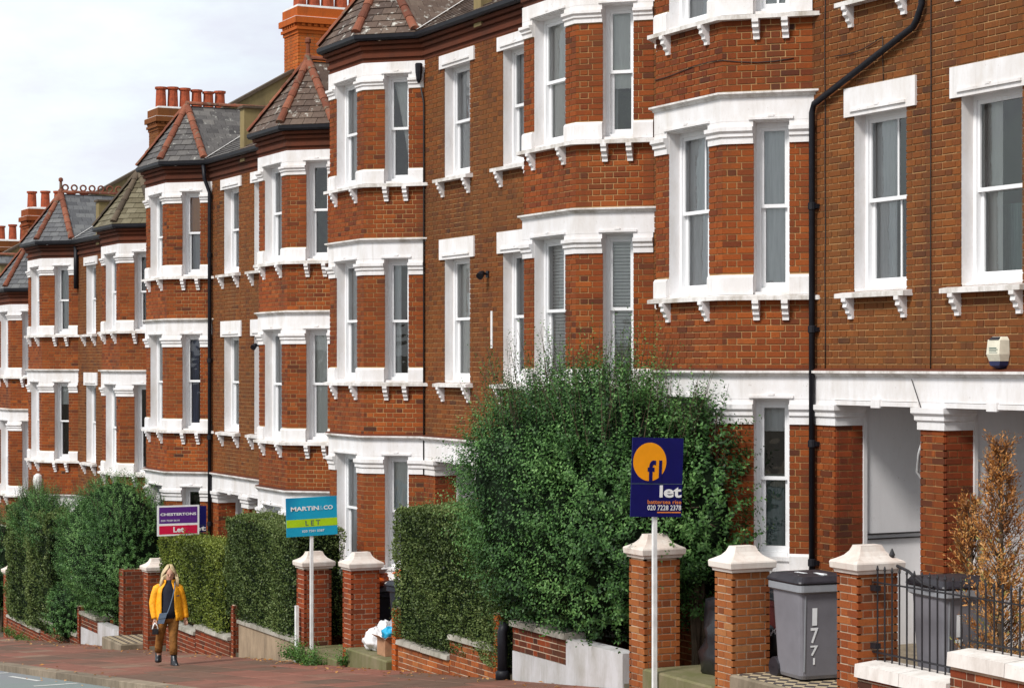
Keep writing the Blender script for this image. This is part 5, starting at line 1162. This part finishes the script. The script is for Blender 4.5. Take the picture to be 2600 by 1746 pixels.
def loft(name, mat, rows, parent, a0=0, a1=360, n=28, wr=.0, closed=True, solid=0.0):
    """rows: (cx, cy, z, rx, ry); angles measured with 270 = towards the viewer"""
    e = MB(); rings = []
    for i, (cx, cy, z, rx, ry) in enumerate(rows):
        row = []
        for k in range(n):
            a = R(a0 + (a1 - a0) * k / (n if closed else n - 1)); w_ = 1 + wr * math.sin(5 * a + i * 1.7) + wr * .7 * math.sin(9 * a - i * 2.3)
            row.append(T_((cx + rx * w_ * math.cos(a), cy + ry * w_ * math.sin(a), z)))
        rings.append(row)
    e.rings(rings, closed, closed, closed=closed); o = e.build(name, mat, parent, smooth=True)
    if solid: m_ = o.modifiers.new('s', 'SOLIDIFY'); m_.thickness = solid
    return o
loft('jumper', 'jumper_black', [(.02, 0, .77, .150, .130), (.02, 0, .9, .148, .125), (.02, 0, 1.05, .14, .115), (.02, 0, 1.2, .15, .115), (.025, 0, 1.29, .10, .09), (.03, 0, 1.335, .065, .066), (.035, -.004, 1.385, .062, .064)], pt, wr=.02)
jk = loft('jacket', 'jacket_yellow', [(.03, .01, .735, .235, .165), (.03, .01, .80, .235, .16), (.025, .01, .92, .22, .155), (.02, .01, 1.05, .21, .15), (.02, .01, 1.18, .205, .146), (.02, .01, 1.25, .185, .132), (.025, .01, 1.30, .135, .112), (.03, .01, 1.345, .095, .095), (.033, .005, 1.385, .10, .10)], pt, 270 + 27, 270 + 360 - 33, 34, .028, False, .014)
for nm, pts in (('sleeve', [((-.115, .0, 1.285), .052), ((-.165, .005, 1.245), .066), ((-.20, .01, 1.15), .068), ((-.225, .015, 1.02), .063), ((-.222, -.015, .90), .058), ((-.205, -.045, .79), .05), ((-.203, -.05, .765), .046)]), ('sleeve', [((.14, .005, 1.29), .052), ((.185, .015, 1.25), .066), ((.22, .03, 1.15), .067), ((.25, .05, 1.02), .061), ((.275, .035, .90), .057), ((.293, .02, .79), .05), ((.296, .015, .765), .046)])):
    e = MB(); e.tube([T_(p) for p, r in pts], [r * (1 + .06 * math.sin(i * 2.4)) for i, (p, r) in enumerate(pts)], 14); e.build(nm, 'jacket_yellow', jk, smooth=True)
e = MB(); e.box(0, .001, 0, .001, 0, .001); e = MB(); q = [T_((.145 + a, -.165, 1.13 + b)) for a, b in ((0, 0), (.05, .005), (.05, .022), (0, .017))]; e.prism(q, tuple(fy * -.006)); e.build('pocket_tab', 'jumper_black', jk)
tz = loft('trousers', 'trousers_brown', [(.02, 0, .70, .155, .12), (.02, 0, .78, .15, .118), (.02, 0, .86, .145, .11)], pt, wr=.02)
for pts in ([((-.065, -.005, .76), .105), ((-.095, .01, .62), .098), ((-.12, .06, .44), .083), ((-.135, .12, .30), .080), ((-.141, .155, .205), .077)], [((.095, -.005, .76), .108), ((.098, -.04, .62), .100), ((.095, -.085, .44), .084), ((.098, -.11, .30), .081), ((.101, -.122, .185), .079)]):
    e = MB(); e.tube([T_(p) for p, r in pts], [r * (.92 - .07 * i) if i < 3 else r * .80 for i, (p, r) in enumerate(pts)], 16); e.build('trouser_leg', 'trousers_brown', tz, smooth=True)
for sx, (ax_, ay, az), toe in ((-1, (-.142, .165, .04), (-.01, -.10)), (1, (.105, -.125, 0), (.055, -.13))):
    e = MB(); rows = []
    for z, l, wq in ((0, .14, .054), (.03, .145, .056), (.055, .135, .054), (.085, .09, .052), (.12, .058, .051), (.25, .05, .05)):
        f = max(0, l - .05); row = []
        for k in range(14):
            a = 2 * math.pi * k / 14; dx = wq * math.cos(a); dy = wq * math.sin(a); u_ = max(0, -math.sin(a)); row.append(T_((ax_ + dx + toe[0] * u_ * f / .1, ay + .01 + dy + toe[1] * u_ * f / .1, az + z)))
        rows.append(row)
    e.rings(rows); bo = e.build('boot', 'boot_black', pt, smooth=True)
# bag and camera she carries
t = thing('shoulder_bag', T_((-.09, -.17, .72)), 'grey-blue cross-body bag hanging at the hip of the woman', 'bag')
e = MB(); e.prism([T_((-.155 + a, -.21, .70 + b)) for a, b in ((0, .0), (.10, .0), (.155, .17), (.03, .16))], tuple(fy * .06)); e.build('pouch', 'bag_slate', t)
e = MB(); e.prism([T_((-.145 + a, -.218, .78 + b)) for a, b in ((0, .0), (.12, .012), (.145, .092), (.02, .085))], tuple(fy * .006)); e.build('flap', 'bag_slate', t)
e = MB(); e.tube([T_((-.0, -.20, .86)), T_((.045, -.175, .98)), T_((.085, -.165, 1.12)), T_((.12, -.13, 1.27)), T_((.12, -.02, 1.37)), T_((.05, .15, 1.27))], .009, 6); e.build('strap', 'bag_slate', t)
t = thing('compact_camera', T_((-.19, -.10, .53)), 'small black camera hanging by a white strap from the woman\'s hand', 'camera')
e = MB(); c0 = (-.19, -.09, .56); e.hexa([T_((c0[0] + a, c0[1] + b, c0[2] + q)) for q in (-.045, .045) for a, b in ((-.05, -.02), (.05, -.02), (.05, .02), (-.05, .02))]); e.build('body', 'camera_black', t)
e = MB(); e.tube([T_((c0[0] + .01, c0[1] - .02, c0[2])), T_((c0[0] + .01, c0[1] - .06, c0[2]))], .03, 12); e.build('lens', 'camera_black', t)
e = MB(); e.tube([T_((c0[0] - .045, c0[1], c0[2] + .04)), T_((c0[0] - .03, c0[1] - .01, c0[2] + .10)), T_((-.198, -.075, .70))], .011, 6); e.tube([T_((c0[0] + .045, c0[1], c0[2] + .04)), T_((c0[0] + .03, c0[1] - .01, c0[2] + .10)), T_((-.198, -.075, .70))], .007, 6); e.build('wrist_strap', 'pole_white', t)
